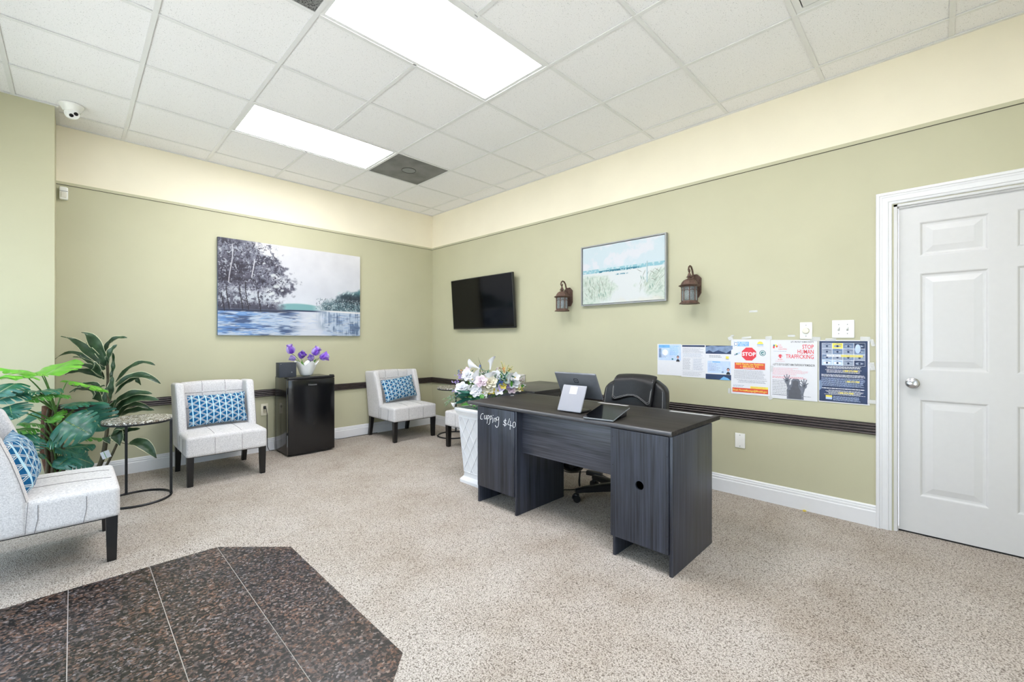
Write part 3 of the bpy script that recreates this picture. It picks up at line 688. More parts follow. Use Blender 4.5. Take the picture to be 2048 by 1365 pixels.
# ================================================================== CHAIRS AND PILLOWS
def seat_z(x, y): return .022 * max(0, 1 - (x / .29) ** 2) ** .6 * max(0, 1 - ((y + .05) / .30) ** 2) ** .7
def make_chair(label):
    t = thing('accent_chair', label, 'chair', group='grey tufted accent chairs')
    def f(x, y, z): return (x, y, z + (seat_z(x, y) if z > .34 else 0))
    mb = MB(); mb.rbox((-.293, -.33, .235), (.293, .285, .398), .022, 4, fn=f, sub=18); seat = mb.build('seat', 'fab', t, smooth=60)
    def f(x, y, z):
        k = (z - .25) / .55
        return (x, y + k * .08 - .012 * (1 - (x / .25) ** 2) * k, z + (.011 * (1 - (x / .25) ** 2) if z > .6 else 0))
    mb = MB(); mb.rbox((-.25, .165, .245), (.25, .285, .795), .03, 4, fn=f, sub=8); back = mb.build('backrest', 'fab', t, smooth=60)
    for s in (-1, 1):
        def f(x, y, z):
            fr = .0 if z < .40 else (z - .40) / .41 * .125 - .012 * math.sin(min(1, (z - .4) / .41) * PI); re = .288 + (z - .235) / .575 * .075
            return (s * (x + .006 * (z - .4) / .4), fr + y / .3 * (re - fr), z - (.012 * (y / .3) if z > .7 else 0))
        mb = MB(); mb.rbox((.232, 0, .236), (.298, .3, .808), .024, 4, fn=f, sub=6); mb.build('wing', 'fab', t, smooth=60)
    def seam(P, par=None, r=.0013): q_ = MB(); q_.tube(P, r, 5); q_.build('seam', 'seam', par or t, smooth=60)
    for x in (-.098, .098):
        seam([(x, -.3305, .24), (x, -.3315, .372), (x, -.324, .392)] + [(x, -.30 + k * .05, .3992 + seat_z(x, -.30 + k * .05)) for k in range(8)])
    for s in (-1, 1):
        for y in (-.20, -.03):
            seam([(s * .2935, y + .012, .24), (s * .2945, y, .31), (s * .2942, y, .372), (s * .284, y, .393), (s * .262, y, .3985 + seat_z(.262, y))])
        seam([(s * .2985, .012, .245), (s * .2995, .002, .40)])
        seam([(s * .297, .008 + (z - .4) / .41 * .125 - .012 * math.sin(min(1, (z - .4) / .41) * PI), z) for z in (.4, .5, .6, .7, .79)])
    def back_y(z, x): k = (z - .25) / .55; return .165 + k * .08 - .012 * (1 - (x / .25) ** 2) * k
    for x in (-.09, .09): seam([(x, back_y(z, x) - .0005, z) for z in (.44, .55, .66, .76, .785)] + [(x, back_y(.80, x) + .02, .805)], back, .0022)
    for z in (.57, .705): seam([(x, back_y(z, x) - .0005, z) for x in (-.23, -.15, -.09, 0, .09, .15, .23)], back, .0022)
    for z in (.57, .705):
        for x in (-.09, .09):
            mb = MB(); mb.lathe([(.012, -.004), (.011, .003), (.006, .006), (0, .0065)], 14); mb.xf(0, Matrix.Translation((x, back_y(z, x), z)) @ Matrix.Rotation(PI / 2 + .15, 4, 'X')); mb.build('button', 'fab', back)
    for x in (-1, 1):
        mb = MB(); mb.loft([[(x * .262 + a * w, -.297 + b * w, z) for a, b in ((-1, -1), (1, -1), (1, 1), (-1, 1))] for z, w in ((0, .0185), (.012, .0195), (.24, .024))]); mb.build('leg', 'leg', t, smooth=0)
        mb = MB(); mb.loft([[(x * .262 + a * w, yy + b * w, z) for a, b in ((-1, -1), (1, -1), (1, 1), (-1, 1))] for z, w, yy in ((0, .0185, .300), (.10, .020, .278), (.24, .024, .255))]); mb.build('leg', 'leg', t, smooth=0)
    mb = MB(); mb.box((-.275, -.31, .231), (.275, .27, .236)); mb.build('dust_cover', 'black', t, smooth=0)
    return t
ch = make_chair('grey tufted chair between the mosaic table and the black fridge')
ch.location = (-2.655, -.52, 0)
def place(src, loc, rz, label):
    c = copy_tree(src); c.location = loc; c.rotation_euler = (0, 0, rz); c['label'] = label; return c
place(ch, (-.713, -.358, 0), 0, 'grey tufted chair in the far corner, right of the fridge')
place(ch, (-3.73, -1.675, 0), R(90), 'grey tufted chair cropped by the photo edge, in front of the plants')
place(ch, (-.352, -1.497, 0), R(-90), 'grey tufted chair mostly hidden behind the white planter and flowers')
def planar_uv(o, ax, ay):
    uv = o.data.uv_layers.new(name='UVMap')
    co = [v.co for v in o.data.vertices]
    for lp in o.data.loops: uv.data[lp.index].uv = (co[lp.vertex_index][ax] , co[lp.vertex_index][ay])
def make_pillow():
    W, H, T, N = .45, .275, .125, 18
    mb = MB()
    for sgn in (-1, 1):
        vs = []
        for i in range(N + 1):
            for j in range(N + 1):
                u, v = 2 * i / N - 1, 2 * j / N - 1
                th = T / 2 * ((1 - abs(u) ** 2.6) * (1 - abs(v) ** 2.6)) ** .55
                x = W / 2 * u * (1 - .045 * (1 - v * v)); z = H / 2 * v * (1 - .05 * (1 - u * u))
                vs.append((x, sgn * th + .004 * math.sin(7 * u + 3 * v), z))
        mb.add(vs, [(i * (N + 1) + j, (i + 1) * (N + 1) + j, (i + 1) * (N + 1) + j + 1, i * (N + 1) + j + 1) for i in range(N) for j in range(N)])
    o = mb.build('throw_pillow', 'pillow', smooth=60, merge=True); planar_uv(o, 0, 2); return o
PG = 'blue geometric pillows'
p = tag(make_pillow(), 'blue and white geometric pillow on the chair beside the fridge, full front view', 'pillow', PG)
p.location = (-2.655, -.52 + .055, .565); p.rotation_euler = (R(-17), 0, R(2))
q = p.copy(); COL.objects.link(q); q.location = (-.715, -.358 + .045, .582); q.rotation_euler = (R(-17), R(-6), R(2)); q['label'] = 'blue and white geometric pillow on the chair in the far corner'
q = p.copy(); COL.objects.link(q); q.location = (-3.73 - .045, -1.69, .558); q.rotation_euler = Euler((R(-17), 0, R(90))); q['label'] = 'blue geometric pillow cut off by the photo edge, on the cropped chair'

# ================================================================== SIDE TABLES
def side_table(loc, label, rot=0.0):
    t = thing('side_table', label, 'table', loc, rot, 'round mosaic side tables')
    ring = [(.196 * math.cos(2 * PI * k / 48), .196 * math.sin(2 * PI * k / 48), .008) for k in range(48)]
    mb = MB(); mb.tube(ring, .008, 4, True); mb.build('base_ring', 'black_metal', t, smooth=40)
    for a in (106, -6.5):
        x, y = .193 * math.cos(R(a)), .193 * math.sin(R(a)); mb = MB(); mb.box((x - .008, y - .008, .006), (x + .008, y + .008, .582)); mb.build('leg', 'black_metal', t, smooth=0)
    mb = MB(); mb.lathe([(.190, .575), (.202, .576), (.203, .588), (.198, .590), (0, .590)], 48); mb.build('top_frame', 'black_metal', t, smooth=30)
    mb = MB(); mb.lathe([(.2015, .588), (.2025, .601), (.200, .6045), (0, .6045)], 48); mb.build('mosaic_top', 'mosaic', t, smooth=30)
    return t
side_table((-3.24, -.88, 0), 'round mosaic-topped side table with thin black legs in front of the striped plant')
side_table((-.27, -.84, 0), 'round mosaic side table in the far corner, half hidden by the flowers', R(-62))

# ================================================================== FRIDGE AND WHAT STANDS ON IT
fridge = t = thing('mini_fridge', 'glossy black mini fridge against the wall between two grey chairs', 'fridge', (-1.825, -.26, 0))
mb = MB(); mb.rbox((-.235, -.145, .012), (.235, .205, .796), .008, 2); mb.build('body', 'black_gloss', t)
def f(x, y, z): return (x, y - (.012 * (1 - (x / .235) ** 2) if y < -.17 else 0), z)
mb = MB(); mb.rbox((-.235, -.198, .018), (.235, -.152, .778), .006, 3, fn=f, sub=8); door_f = mb.build('door', 'black_gloss', t, smooth=50)
mb = MB(); mb.rbox((-.233, -.200, .780), (.235, -.148, .803), .006, 3); mb.build('top_cap', 'black', t)
mb = MB(); mb.rbox((.195, -.196, .803), (.232, -.150, .812), .003, 2); mb.build('hinge_cover', 'black', t)
mb = MB(); mb.box((-.232, -.1515, .02), (.232, -.1455, .778)); mb.build('gasket', 'plastic_grey', t, smooth=0)
mb = MB(); mb.tube([(-.236, -.175, .22), (-.236, -.175, .245)], .008, 10); mb.build('door_stop', 'black', t)
for x in (-.2, .2):
    for y in (-.12, .17): mb = MB(); mb.lathe([(.014, 0), (.014, .013), (0, .013)], 12, (x, y, 0)); mb.build('foot', 'black', t)
mb = MB(); text(mb, 'Hisense', 0, 0, .027, 0, 0, 'CENTER', .02); mb.xf(0, Matrix.Translation((.0, -.2112, .712)) @ Matrix.Rotation(PI / 2, 4, 'X')); mb.build('logo', 'chrome', door_f, smooth=0, recalc=False)
t = thing('speaker_box', 'small charcoal box speaker standing on the fridge', 'speaker', (-2.047, -.36, .804), R(-2))
mb = MB(); mb.rbox((-.082, -.055, 0), (.082, .055, .150), .004, 2); mb.build('cabinet', 'speaker', t)
mb = MB(); mb.rbox((-.076, -.058, .006), (.076, -.0545, .144), .002, 1); mb.build('grille', plain('charcoal_cloth', rgb(52, 56, 64), .9, scale=300, var=.2), t)
mb = MB(); mb.box((-.070, -.0595, .134), (-.060, -.0575, .139)); mb.build('badge', 'chrome', t, smooth=0)
mb = MB(); mb.lathe([(.006, 0), (.006, .002), (0, .002)], 12); mb.xf(0, Matrix.Translation((.036, -.0575, .052)) @ Matrix.Rotation(PI / 2, 4, 'X')); mb.build('emblem', 'plastic_grey', t)
VX, VY, VZ = -1.818, -.275, .7965
def vase_pt(a, q, inner):
    r = .034 + .052 * q ** .38 + .020 * q ** 3
    lobe = .5 + .5 * math.cos(5 * a + .9)
    r *= 1 + .30 * q ** 3 * (lobe - .35); zz = .004 + .128 * (.35 * q + .65 * q ** 1.5) + .046 * q ** 4 * (lobe - .3)
    if inner: r -= .004; zz += .004 * (1 - q)
    return (r * math.cos(a), r * math.sin(a), zz)
t = thing('ruffled_vase', 'white ruffled handkerchief vase on the black fridge', 'vase', (VX, VY, VZ))
NA, NQ = 60, 14
mb = MB(); rings = [[(0.028 * math.cos(2 * PI * k / NA), .028 * math.sin(2 * PI * k / NA), 0) for k in range(NA)]]
rings += [[vase_pt(2 * PI * k / NA, q / NQ, False) for k in range(NA)] for q in range(NQ + 1)]
rings += [[vase_pt(2 * PI * k / NA, q / NQ, True) for k in range(NA)] for q in range(NQ, -1, -1)]
mb.loft(rings); mb.build('bowl', 'vase', t, smooth=70)
def petal_mesh(mb, M4, L, W, curl=.3, cup=.4, mi=0, n=5, blunt=0.0):
    vs = []
    for i in range(n + 1):
        s = i / n; w = W * math.sin(PI * min(1, .12 + s * (.85 - .26 * blunt))) ** .8
        for k in (-1, -.5, 0, .5, 1):
            vs.append(M4 @ Vector((k * w / 2, cup * W * .5 * (k * k) + curl * L * s * s * -1, L * s - (.1 + .22 * blunt) * L * abs(k) ** (1 + blunt) * s)))
    mb.add(vs, [(i * 5 + k, i * 5 + k + 1, (i + 1) * 5 + k + 1, (i + 1) * 5 + k) for i in range(n) for k in range(4)], mi)
def dir_mat(p, d, spin=0.0):
    return Matrix.Translation(p) @ Vector((0, 0, 1)).rotation_difference(Vector(d).normalized()).to_matrix().to_4x4() @ Matrix.Rotation(spin, 4, 'Z')
def tulip(u, v, d, L, opening, label, mat='p_purple', lat=0.0):
    h = onY(u, v, VY + lat); base = Vector((VX + (h.x - VX) * .15, VY, VZ + .012))
    t = thing('tulip', label, 'flower', base, 0, 'purple flowers in the ruffled vase')
    d = Vector(d).normalized(); st = h - d * L * .45 - base
    mb = MB(); mb.tube(bez((0, 0, 0), (st.x * .3, st.y * .3, st.z * .8), st, 6), .0025, 6); mb.build('stem', 'petiole', t)
    for k in range(7):
        mb = MB(); ang = 2 * PI * k / 7 * (1 if k < 4 else 1) + .3
        M4 = dir_mat(st, d, ang) @ Matrix.Rotation(R(opening if k % 2 else opening * .6), 4, 'X'); mb_mat = mat if k % 3 else 'p_lilac'
        petal_mesh(mb, Matrix.Translation((0, 0, 0)) @ M4 @ Matrix.Translation((0, -.006, 0)), L, L * .84, .12 if opening < 30 else -.1, .55, blunt=.5); mb.build('petal', mb_mat, t, smooth=80, recalc=False)
tulip(581, 699, (-.25, 0, 1), .105, 8, 'upright purple bud, topmost flower in the white vase')
tulip(603, 711, (.1, -.8, .6), .088, 34, 'open purple flower facing out, at the middle of the white vase', lat=-.03)
tulip(632, 703, (.55, -.1, .8), .105, 14, 'purple bud leaning towards the right side of the white vase')
tulip(648, 714, (.95, -.2, .25), .105, 36, 'purple flower drooping off the right rim of the white vase')
tulip(622, 717, (-.3, -.5, .5), .080, 30, 'pale lilac flower low between the two right buds', 'p_lilac', -.03)
tulip(585, 717, (-.8, .3, .4), .07, 22, 'pale lilac flower low on the left rim of the white vase', 'p_lilac', .06)
for i, (u, v) in enumerate(((602, 722), (632, 718))):
    h = onY(u, v, VY - .03); o_ = MB(); b = Vector((VX, VY, VZ + .02))
    petal_mesh(o_, dir_mat(Vector((0, 0, 0)), h - b), (h - b).length * 1.05, .04, .05, .5)
    o = o_.build('vase_leaf', 'leaf_m', smooth=80, recalc=False); o.location = b; tag(o, ('green leaf showing at the left front of the white vase rim', 'green leaf showing at the right of the white vase rim')[i], 'leaf', 'leaves in the ruffled vase')
# outlet and plug
t = thing('wall_outlet', 'beige wall outlet with a black plug between chair and fridge', 'outlet', (-2.148, -.001, .443), WALL_A)
mb = MB(); mb.rbox((-.035, -.062, 0), (.035, .062, .006), .004, 2); mb.build('cover_plate', plain('ivory_plastic', rgb(226, 220, 198), .4), t)
for y in (-.022, .022):
    mb = MB(); mb.lathe([(.016, .005), (.016, .0075), (0, .0075)], 20, (0, y, 0)); mb.build('socket', plain('ivory_socket', rgb(206, 196, 170), .4), t)
mb = MB(); mb.rbox((-.013, .008, .007), (.011, .040, .030), .005, 2); mb.build('plug', 'black', t)
o = MB(); o.tube([(-2.150, -.026, .470), (-2.138, -.036, .455), (-2.130, -.034, .40), (-2.128, -.03, .25), (-2.126, -.03, .05), (-2.11, -.04, .006), (-2.07, -.05, .006)], .003, 6)
wbuild(o, 'power_cord', 'black', fridge, smooth=60)

# ================================================================== PICTURES AND TELEVISION
def vnoise(W, H, cx, cy, rs):
    g = rs.rand(cy + 2, cx + 2); y = np.linspace(0, cy, H); x = np.linspace(0, cx, W)
    yi, xi = y.astype(int), x.astype(int); fy, fx = (y - yi)[:, None], (x - xi)[None, :]
    fy, fx = fy * fy * (3 - 2 * fy), fx * fx * (3 - 2 * fx)
    a, b, c, d = g[np.ix_(yi, xi)], g[np.ix_(yi, xi + 1)], g[np.ix_(yi + 1, xi)], g[np.ix_(yi + 1, xi + 1)]
    return a * (1 - fy) * (1 - fx) + b * (1 - fy) * fx + c * fy * (1 - fx) + d * fy * fx
def fbm(W, H, cx, cy, rs, o=4):
    s = 0; n = 0
    for k in range(o): s = s + vnoise(W, H, cx * 2 ** k, cy * 2 ** k, rs) / 1.7 ** k; n += 1 / 1.7 ** k
    return s / n
def dab(img, u, v, ru, rv, ang, col, al):
    H, W = img.shape[:2]; asp = W / H
    m = max(ru, rv * 1.0) * 1.3
    x0, x1 = int(max(0, (u - m) * W)), int(min(W, (u + m) * W + 1)); y0, y1 = int(max(0, (v - m * asp) * H)), int(min(H, (v + m * asp) * H + 1))
    if x1 <= x0 or y1 <= y0: return
    X, Y = np.meshgrid((np.arange(x0, x1) + .5) / W - u, ((np.arange(y0, y1) + .5) / H - v) / asp)
    c, s = math.cos(ang), math.sin(ang); a = (X * c + Y * s) / ru; b = (-X * s + Y * c) / rv
    k = np.clip(1.6 - 1.6 * (a * a + b * b), 0, 1)[..., None] * al
    img[y0:y1, x0:x1] = img[y0:y1, x0:x1] * (1 - k) + np.array(col) / 255 * k
def sstep(a, b, x): t = np.clip((x - a) / (b - a), 0, 1); return t * t * (3 - 2 * t)
def landscape(W, H):
    rs = np.random.RandomState(11); u = np.linspace(0, 1, W)[None, :] * np.ones((H, 1)); v = np.linspace(0, 1, H)[:, None] * np.ones((1, W))
    n1, n2, n3 = fbm(W, H, 5, 3, rs), fbm(W, H, 16, 10, rs), fbm(W, H, 60, 36, rs, 3)
    img = np.ones((H, W, 3)) * np.array([228, 227, 229]) / 255
    img += ((n1 - .5) * .10)[..., None] * np.array([1, 1, .9]); img -= (.06 * (1 - v) * np.array(1))[..., None] * np.array([1.2, .8, .3])
    def over(mask, col): nonlocal_img[0] = nonlocal_img[0] * (1 - mask[..., None]) + np.array(col) / 255 * mask[..., None]
    nonlocal_img = [img]
    # teal hill
    over(sstep(.372, .355, v + .05 * (u - .52) ** 2 * 20) * sstep(.34, .44, u) * sstep(.70, .60, u), (146, 186, 188))
    # left tree mass
    edge = .44 - .16 * np.abs(v - .60) - .10 * sstep(.72, 1.0, v)
    d = edge - u + (n2 - .5) * .30 + (n3 - .5) * .12
    cm = sstep(-.02, .10, d) * sstep(.40, .52, v + (n2 - .5) * .22)
    over(cm * .88, (118, 118, 132)); over(cm * sstep(.50, .66, n2) * .8, (78, 76, 90)); over(cm * sstep(.52, .68, n3) * .6, (168, 172, 182))
    over(sstep(.0, .24, .30 - u) * sstep(.50, .58, v) * sstep(.86, .70, v) * .6, (72, 66, 78))
    under = sstep(.0, .12, .40 - u + (n2 - .5) * .2) * sstep(.26, .30, v) * sstep(.48, .42, v)
    over(under * .6, (188, 194, 202)); over(under * sstep(.5, .62, n3) * .75, (92, 92, 106))
    over(sstep(.0, .12, .46 - u + (n2 - .5) * .1) * sstep(.24, .27, v) * sstep(.38, .30, v + (n3 - .5) * .14) * .85, (84, 82, 96))
    # right shrubs
    rb = sstep(.0, .05, u - .66 + (n3 - .5) * .08) * sstep(.29, .31, v) * sstep(.0, .06, .36 + .26 * (u - .62) / .38 + (n2 - .5) * .10 - v)
    over(rb * .9, (92, 116, 124)); over(rb * sstep(.50, .64, n3) * .8, (186, 200, 204)); over(rb * sstep(.70, .95, u) * sstep(.36, .44, v) * sstep(.55, .47, v) * .8, (62, 72, 82)); over(rb * sstep(.86, 1, u) * sstep(.47, .56, v) * .6, (96, 146, 152))
    # water
    wl = .265 + .03 * u; w = sstep(.012, -.004, v - wl)
    over(w, (196, 208, 224)); st = fbm(W, H, 7, 40, rs, 3); st2 = fbm(W, H, 14, 60, rs, 3)
    over(w * sstep(.48, .66, st) * sstep(.62, .3, np.abs(u - .25) * 1.6) * .9, (92, 110, 142)); over(w * sstep(.52, .66, st2) * sstep(.50, .1, u) * .8, (126, 164, 214))
    over(w * sstep(.18, .04, np.abs(u - .60)) * .75, (226, 228, 234))
    over(w * sstep(.60, .80, u) * sstep(.02, .10, v + .30 * (u - .75)) * sstep(.40, .60, vnoise(W, H, 200, 4, rs) * .35 + n2 * .65) * .8, (112, 130, 156))
    over(w * sstep(.24, .262, v) * sstep(.52, .36, u) * .85, (62, 66, 84)); over(sstep(.012, .004, np.abs(v - .272 - .02 * u)) * sstep(.36, .46, u) * sstep(.72, .60, u) * .9, (56, 66, 96))
    over(sstep(.014, .005, np.abs(v - .291 + .03 * (u - .8))) * sstep(.68, .78, u) * .95, (238, 236, 234))
    img = nonlocal_img[0]
    for k in range(1500):
        a, b = rs.rand(), rs.rand()
        x, y = a * .45, .30 + b * .68
        if x > .45 - .35 * abs(y - .6) or (y < .46 and rs.rand() < .4): continue
        c = [(206, 210, 216), (150, 152, 164), (70, 68, 80), (96, 96, 112), (58, 54, 66)][rs.randint(5)]
        dab(img, x, y, .004 + .010 * rs.rand(), .002 + .003 * rs.rand(), rs.rand() * 3, c, .7)
    for x, y0, y1 in ((.06, .28, .50), (.075, .55, .94), (.14, .28, .52), (.175, .28, .56), (.25, .27, .46), (.21, .62, .80), (.03, .26, .42)):
        for q in np.linspace(y0, y1, 36): dab(img, x + .012 * math.sin(q * 9), q, .0035, .009, 0, (214, 214, 220) if y1 > .75 else (70, 66, 76), .75)
    for x, y, r in ((.34, .66, .022), (.36, .54, .026), (.33, .46, .022), (.28, .78, .012), (.40, .50, .015), (.36, .38, .02)): dab(img, x, y, r, r * .6, .3, (222, 226, 226), .8)
    for k in range(380):
        x = .64 + .36 * rs.rand(); y = .315 + .13 * rs.rand()
        dab(img, x, y, .003 + .005 * rs.rand(), .0025, rs.rand() * 3, [(214, 222, 224), (60, 66, 76), (150, 170, 176)][rs.randint(3)], .8)
    for x, y in ((.82, .52), (.86, .515), (.90, .53), (.94, .52)): dab(img, x, y, .016, .007, .9, (206, 222, 224), .8)
    for k in range(260):
        x, y = rs.rand(), .26 * rs.rand()
        c = [(238, 236, 232), (176, 196, 228), (120, 150, 200), (88, 100, 130)][rs.randint(4)]
        if x > .5 and c[0] < 150 and x < .72: continue
        dab(img, x, y, .012 + .03 * rs.rand(), .002 + .002 * rs.rand(), (rs.rand() - .5) * .3, c, .5)
    return np.clip((img - .8) * 1.28 + .80, 0.02, 1)
def beach(W, H):
    rs = np.random.RandomState(3); u = np.linspace(0, 1, W)[None, :] * np.ones((H, 1)); v = np.linspace(0, 1, H)[:, None] * np.ones((1, W))
    n1, n2, n3 = fbm(W, H, 4, 3, rs), fbm(W, H, 12, 8, rs), fbm(W, H, 50, 34, rs, 3)
    I = [np.ones((H, W, 3)) * np.array([214, 230, 237]) / 255]
    def over(mask, col): I[0] = I[0] * (1 - mask[..., None]) + np.array(col) / 255 * mask[..., None]
    cl = sstep(.50, .62, n1 * .6 + n2 * .4 + .10 * sstep(.0, .16, .16 - np.abs(v - (.70 + .12 * np.sin((u - .35) * 4))))); over(cl * .8, (236, 234, 240))
    over(sstep(.605, .595, v), (232, 236, 236))
    sea = sstep(.603, .597, v) * sstep(.535, .545, v - .02 * (n2 - .5)); over(sea, (150, 202, 216)); over(sea * sstep(.5, .62, n3), (206, 228, 234))
    over(sstep(.022, .010, np.abs(v - .548 - .01 * (n2 - .5))) * sstep(.16, .24, u + (n3 - .5) * .1) * sstep(.78, .68, u + (n3 - .5) * .1) * sstep(.40, .5, n3), (36, 118, 142))
    over(sstep(.014, .006, np.abs(v - .475)) * sstep(.42, .46, u) * sstep(.60, .56, u) * sstep(.42, .5, n3), (96, 152, 172))
    for side in (0, 1):
        du = u if side == 0 else 1 - u; lim = .52 if side == 0 else .34
        m = sstep(.0, .12, lim - .75 * np.abs(v - .26) - du + (n2 - .5) * .2) * sstep(.54, .46, v + .1 * du); over(m * .8, (218, 230, 216)); over(m * sstep(.48, .62, n3) * .6, (186, 206, 190))
    over(sstep(.10, .0, v + (n2 - .5) * .2) * sstep(.35, .6, u) * .5, (240, 232, 214))
    img = I[0]
    for k in range(330):
        s = rs.rand()
        if s < .6: x, y = .03 + .36 * rs.rand(), .08 + .36 * rs.rand(); lean = 1.9 - x * 1.6
        else: x, y = .72 + .27 * rs.rand(), .16 + .32 * rs.rand(); lean = 1.2 - (x - .72) * 1.4
        c = [(150, 160, 140), (206, 220, 206), (236, 238, 232), (120, 132, 118), (176, 190, 168)][rs.randint(5)]
        dab(img, x, y, .02 + .03 * rs.rand(), .0022, lean, c, .7)
    for x, y, l in ((.05, .17, 2.2), (.09, .24, 2.2), (.15, .28, 2.2), (.21, .34, 2.1), (.26, .36, 1.9), (.12, .12, 2.2), (.87, .44, 2.5), (.92, .47, 2.5), (.72, .49, 2.6), (.88, .33, 2.7)): dab(img, x, y, .04, .003, l, (112, 108, 98), .85)
    for x, y in ((.22, .15), (.25, .16), (.28, .14), (.31, .17), (.74, .38), (.77, .36), (.84, .22), (.87, .23), (.10, .40), (.07, .47)): dab(img, x, y, .026, .006, 1.8, (110, 152, 138), .7)
    for y in np.linspace(.30, .62, 40): dab(img, .805, y, .006, .010, 0, (190, 214, 220), .8)
    for y in np.linspace(.30, .62, 40): dab(img, .811, y, .0022, .010, 0, (130, 160, 170), .8)
    return np.clip(img, 0, 1)
def painted(img, w, h, d, name, mat, parent=None, wrap=True):
    H, W = img.shape[:2]; xs = np.linspace(0, w, W); ys = np.linspace(0, h, H)
    X, Y = np.meshgrid(xs, ys); vs = np.stack([X, Y, np.full_like(X, d)], -1).reshape(-1, 3).tolist()
    idx = np.arange(W * H).reshape(H, W); q = np.stack([idx[:-1, :-1], idx[:-1, 1:], idx[1:, 1:], idx[1:, :-1]], -1).reshape(-1, 4).tolist()
    cl = img.reshape(-1, 3); cl = np.where(cl <= .04045, cl / 12.92, ((cl + .055) / 1.055) ** 2.4) * 0.72
    if wrap:
        loop = list(idx[0, :]) + list(idx[1:, -1]) + list(idx[-1, -2::-1]) + list(idx[-2:0, 0]); o = len(vs)
        vs += [[vs[i][0], vs[i][1], 0] for i in loop]; n = len(loop)
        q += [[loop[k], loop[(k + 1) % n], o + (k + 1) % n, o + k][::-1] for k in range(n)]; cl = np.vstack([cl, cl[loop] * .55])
    me = bpy.data.meshes.new(name); me.from_pydata(vs, [], q); me.materials.append(MT[mat])
    a = me.color_attributes.new('paint', 'FLOAT_COLOR', 'POINT'); a.data.foreach_set('color', np.hstack([cl, np.ones((len(cl), 1))]).astype(np.float32).ravel())
    o = bpy.data.objects.new(name, me); COL.objects.link(o)
    if parent: o.parent = parent
    return o
o = painted(landscape(420, 276), 1.478, .975, .034, 'canvas_painting', 'tile_paint'); o.location = (-2.573, -.003, 1.233); o.rotation_euler = WALL_A
tag(o, 'large unframed canvas of misty blue-grey trees beside a lake', 'painting')
t = thing('framed_painting', 'silver-framed painting of a pale beach path through dunes between two lanterns', 'painting', (-.002, -2.585, 1.519), WALL_B)
w, h = .878, .583
mb = MB()
for a, b in (((0, 0), (w, .011)), ((0, h - .011), (w, h)), ((0, .011), (.011, h - .011)), ((w - .011, .011), (w, h - .011))): mb.box((a[0], a[1], 0), (b[0], b[1], .036))
mb.build('frame', 'frame_silver', t, smooth=0)
o = painted(beach(300, 200), w - .032, h - .032, .026, 'canvas', 'paint_flat', t); o.location = (.016, .016, .002)
mb = MB(); mb.box((.011, .011, .0), (w - .011, h - .011, .002)); mb.build('backing', 'paper', t, smooth=0)
t = thing('television', 'black flat television tilted on the wall near the corner', 'television', (0, 0, 0))
t.matrix_world = Matrix.Translation((-.052, -1.131, 1.640)) @ Euler(WALL_B).to_matrix().to_4x4() @ Matrix.Rotation(R(4), 4, 'X')
w, h = .561, .3165
mb = MB(); mb.rbox((-w, -h, 0), (w, h, .034), .004, 2); mb.build('bezel', 'black', t)
mb = MB(); mb.box((-w + .010, -h + .016, .033), (w - .010, h - .010, .0348)); mb.build('screen', 'screen', t, smooth=0)
mb = MB(); mb.rbox((-.34, -.26, -.026), (.34, .12, .001), .01, 2); mb.build('rear_housing', 'black', t)
mb = MB(); mb.box((-.20, -.12, -.040), (.20, .10, -.026)); mb.build('wall_bracket', 'black_metal', t, smooth=0)

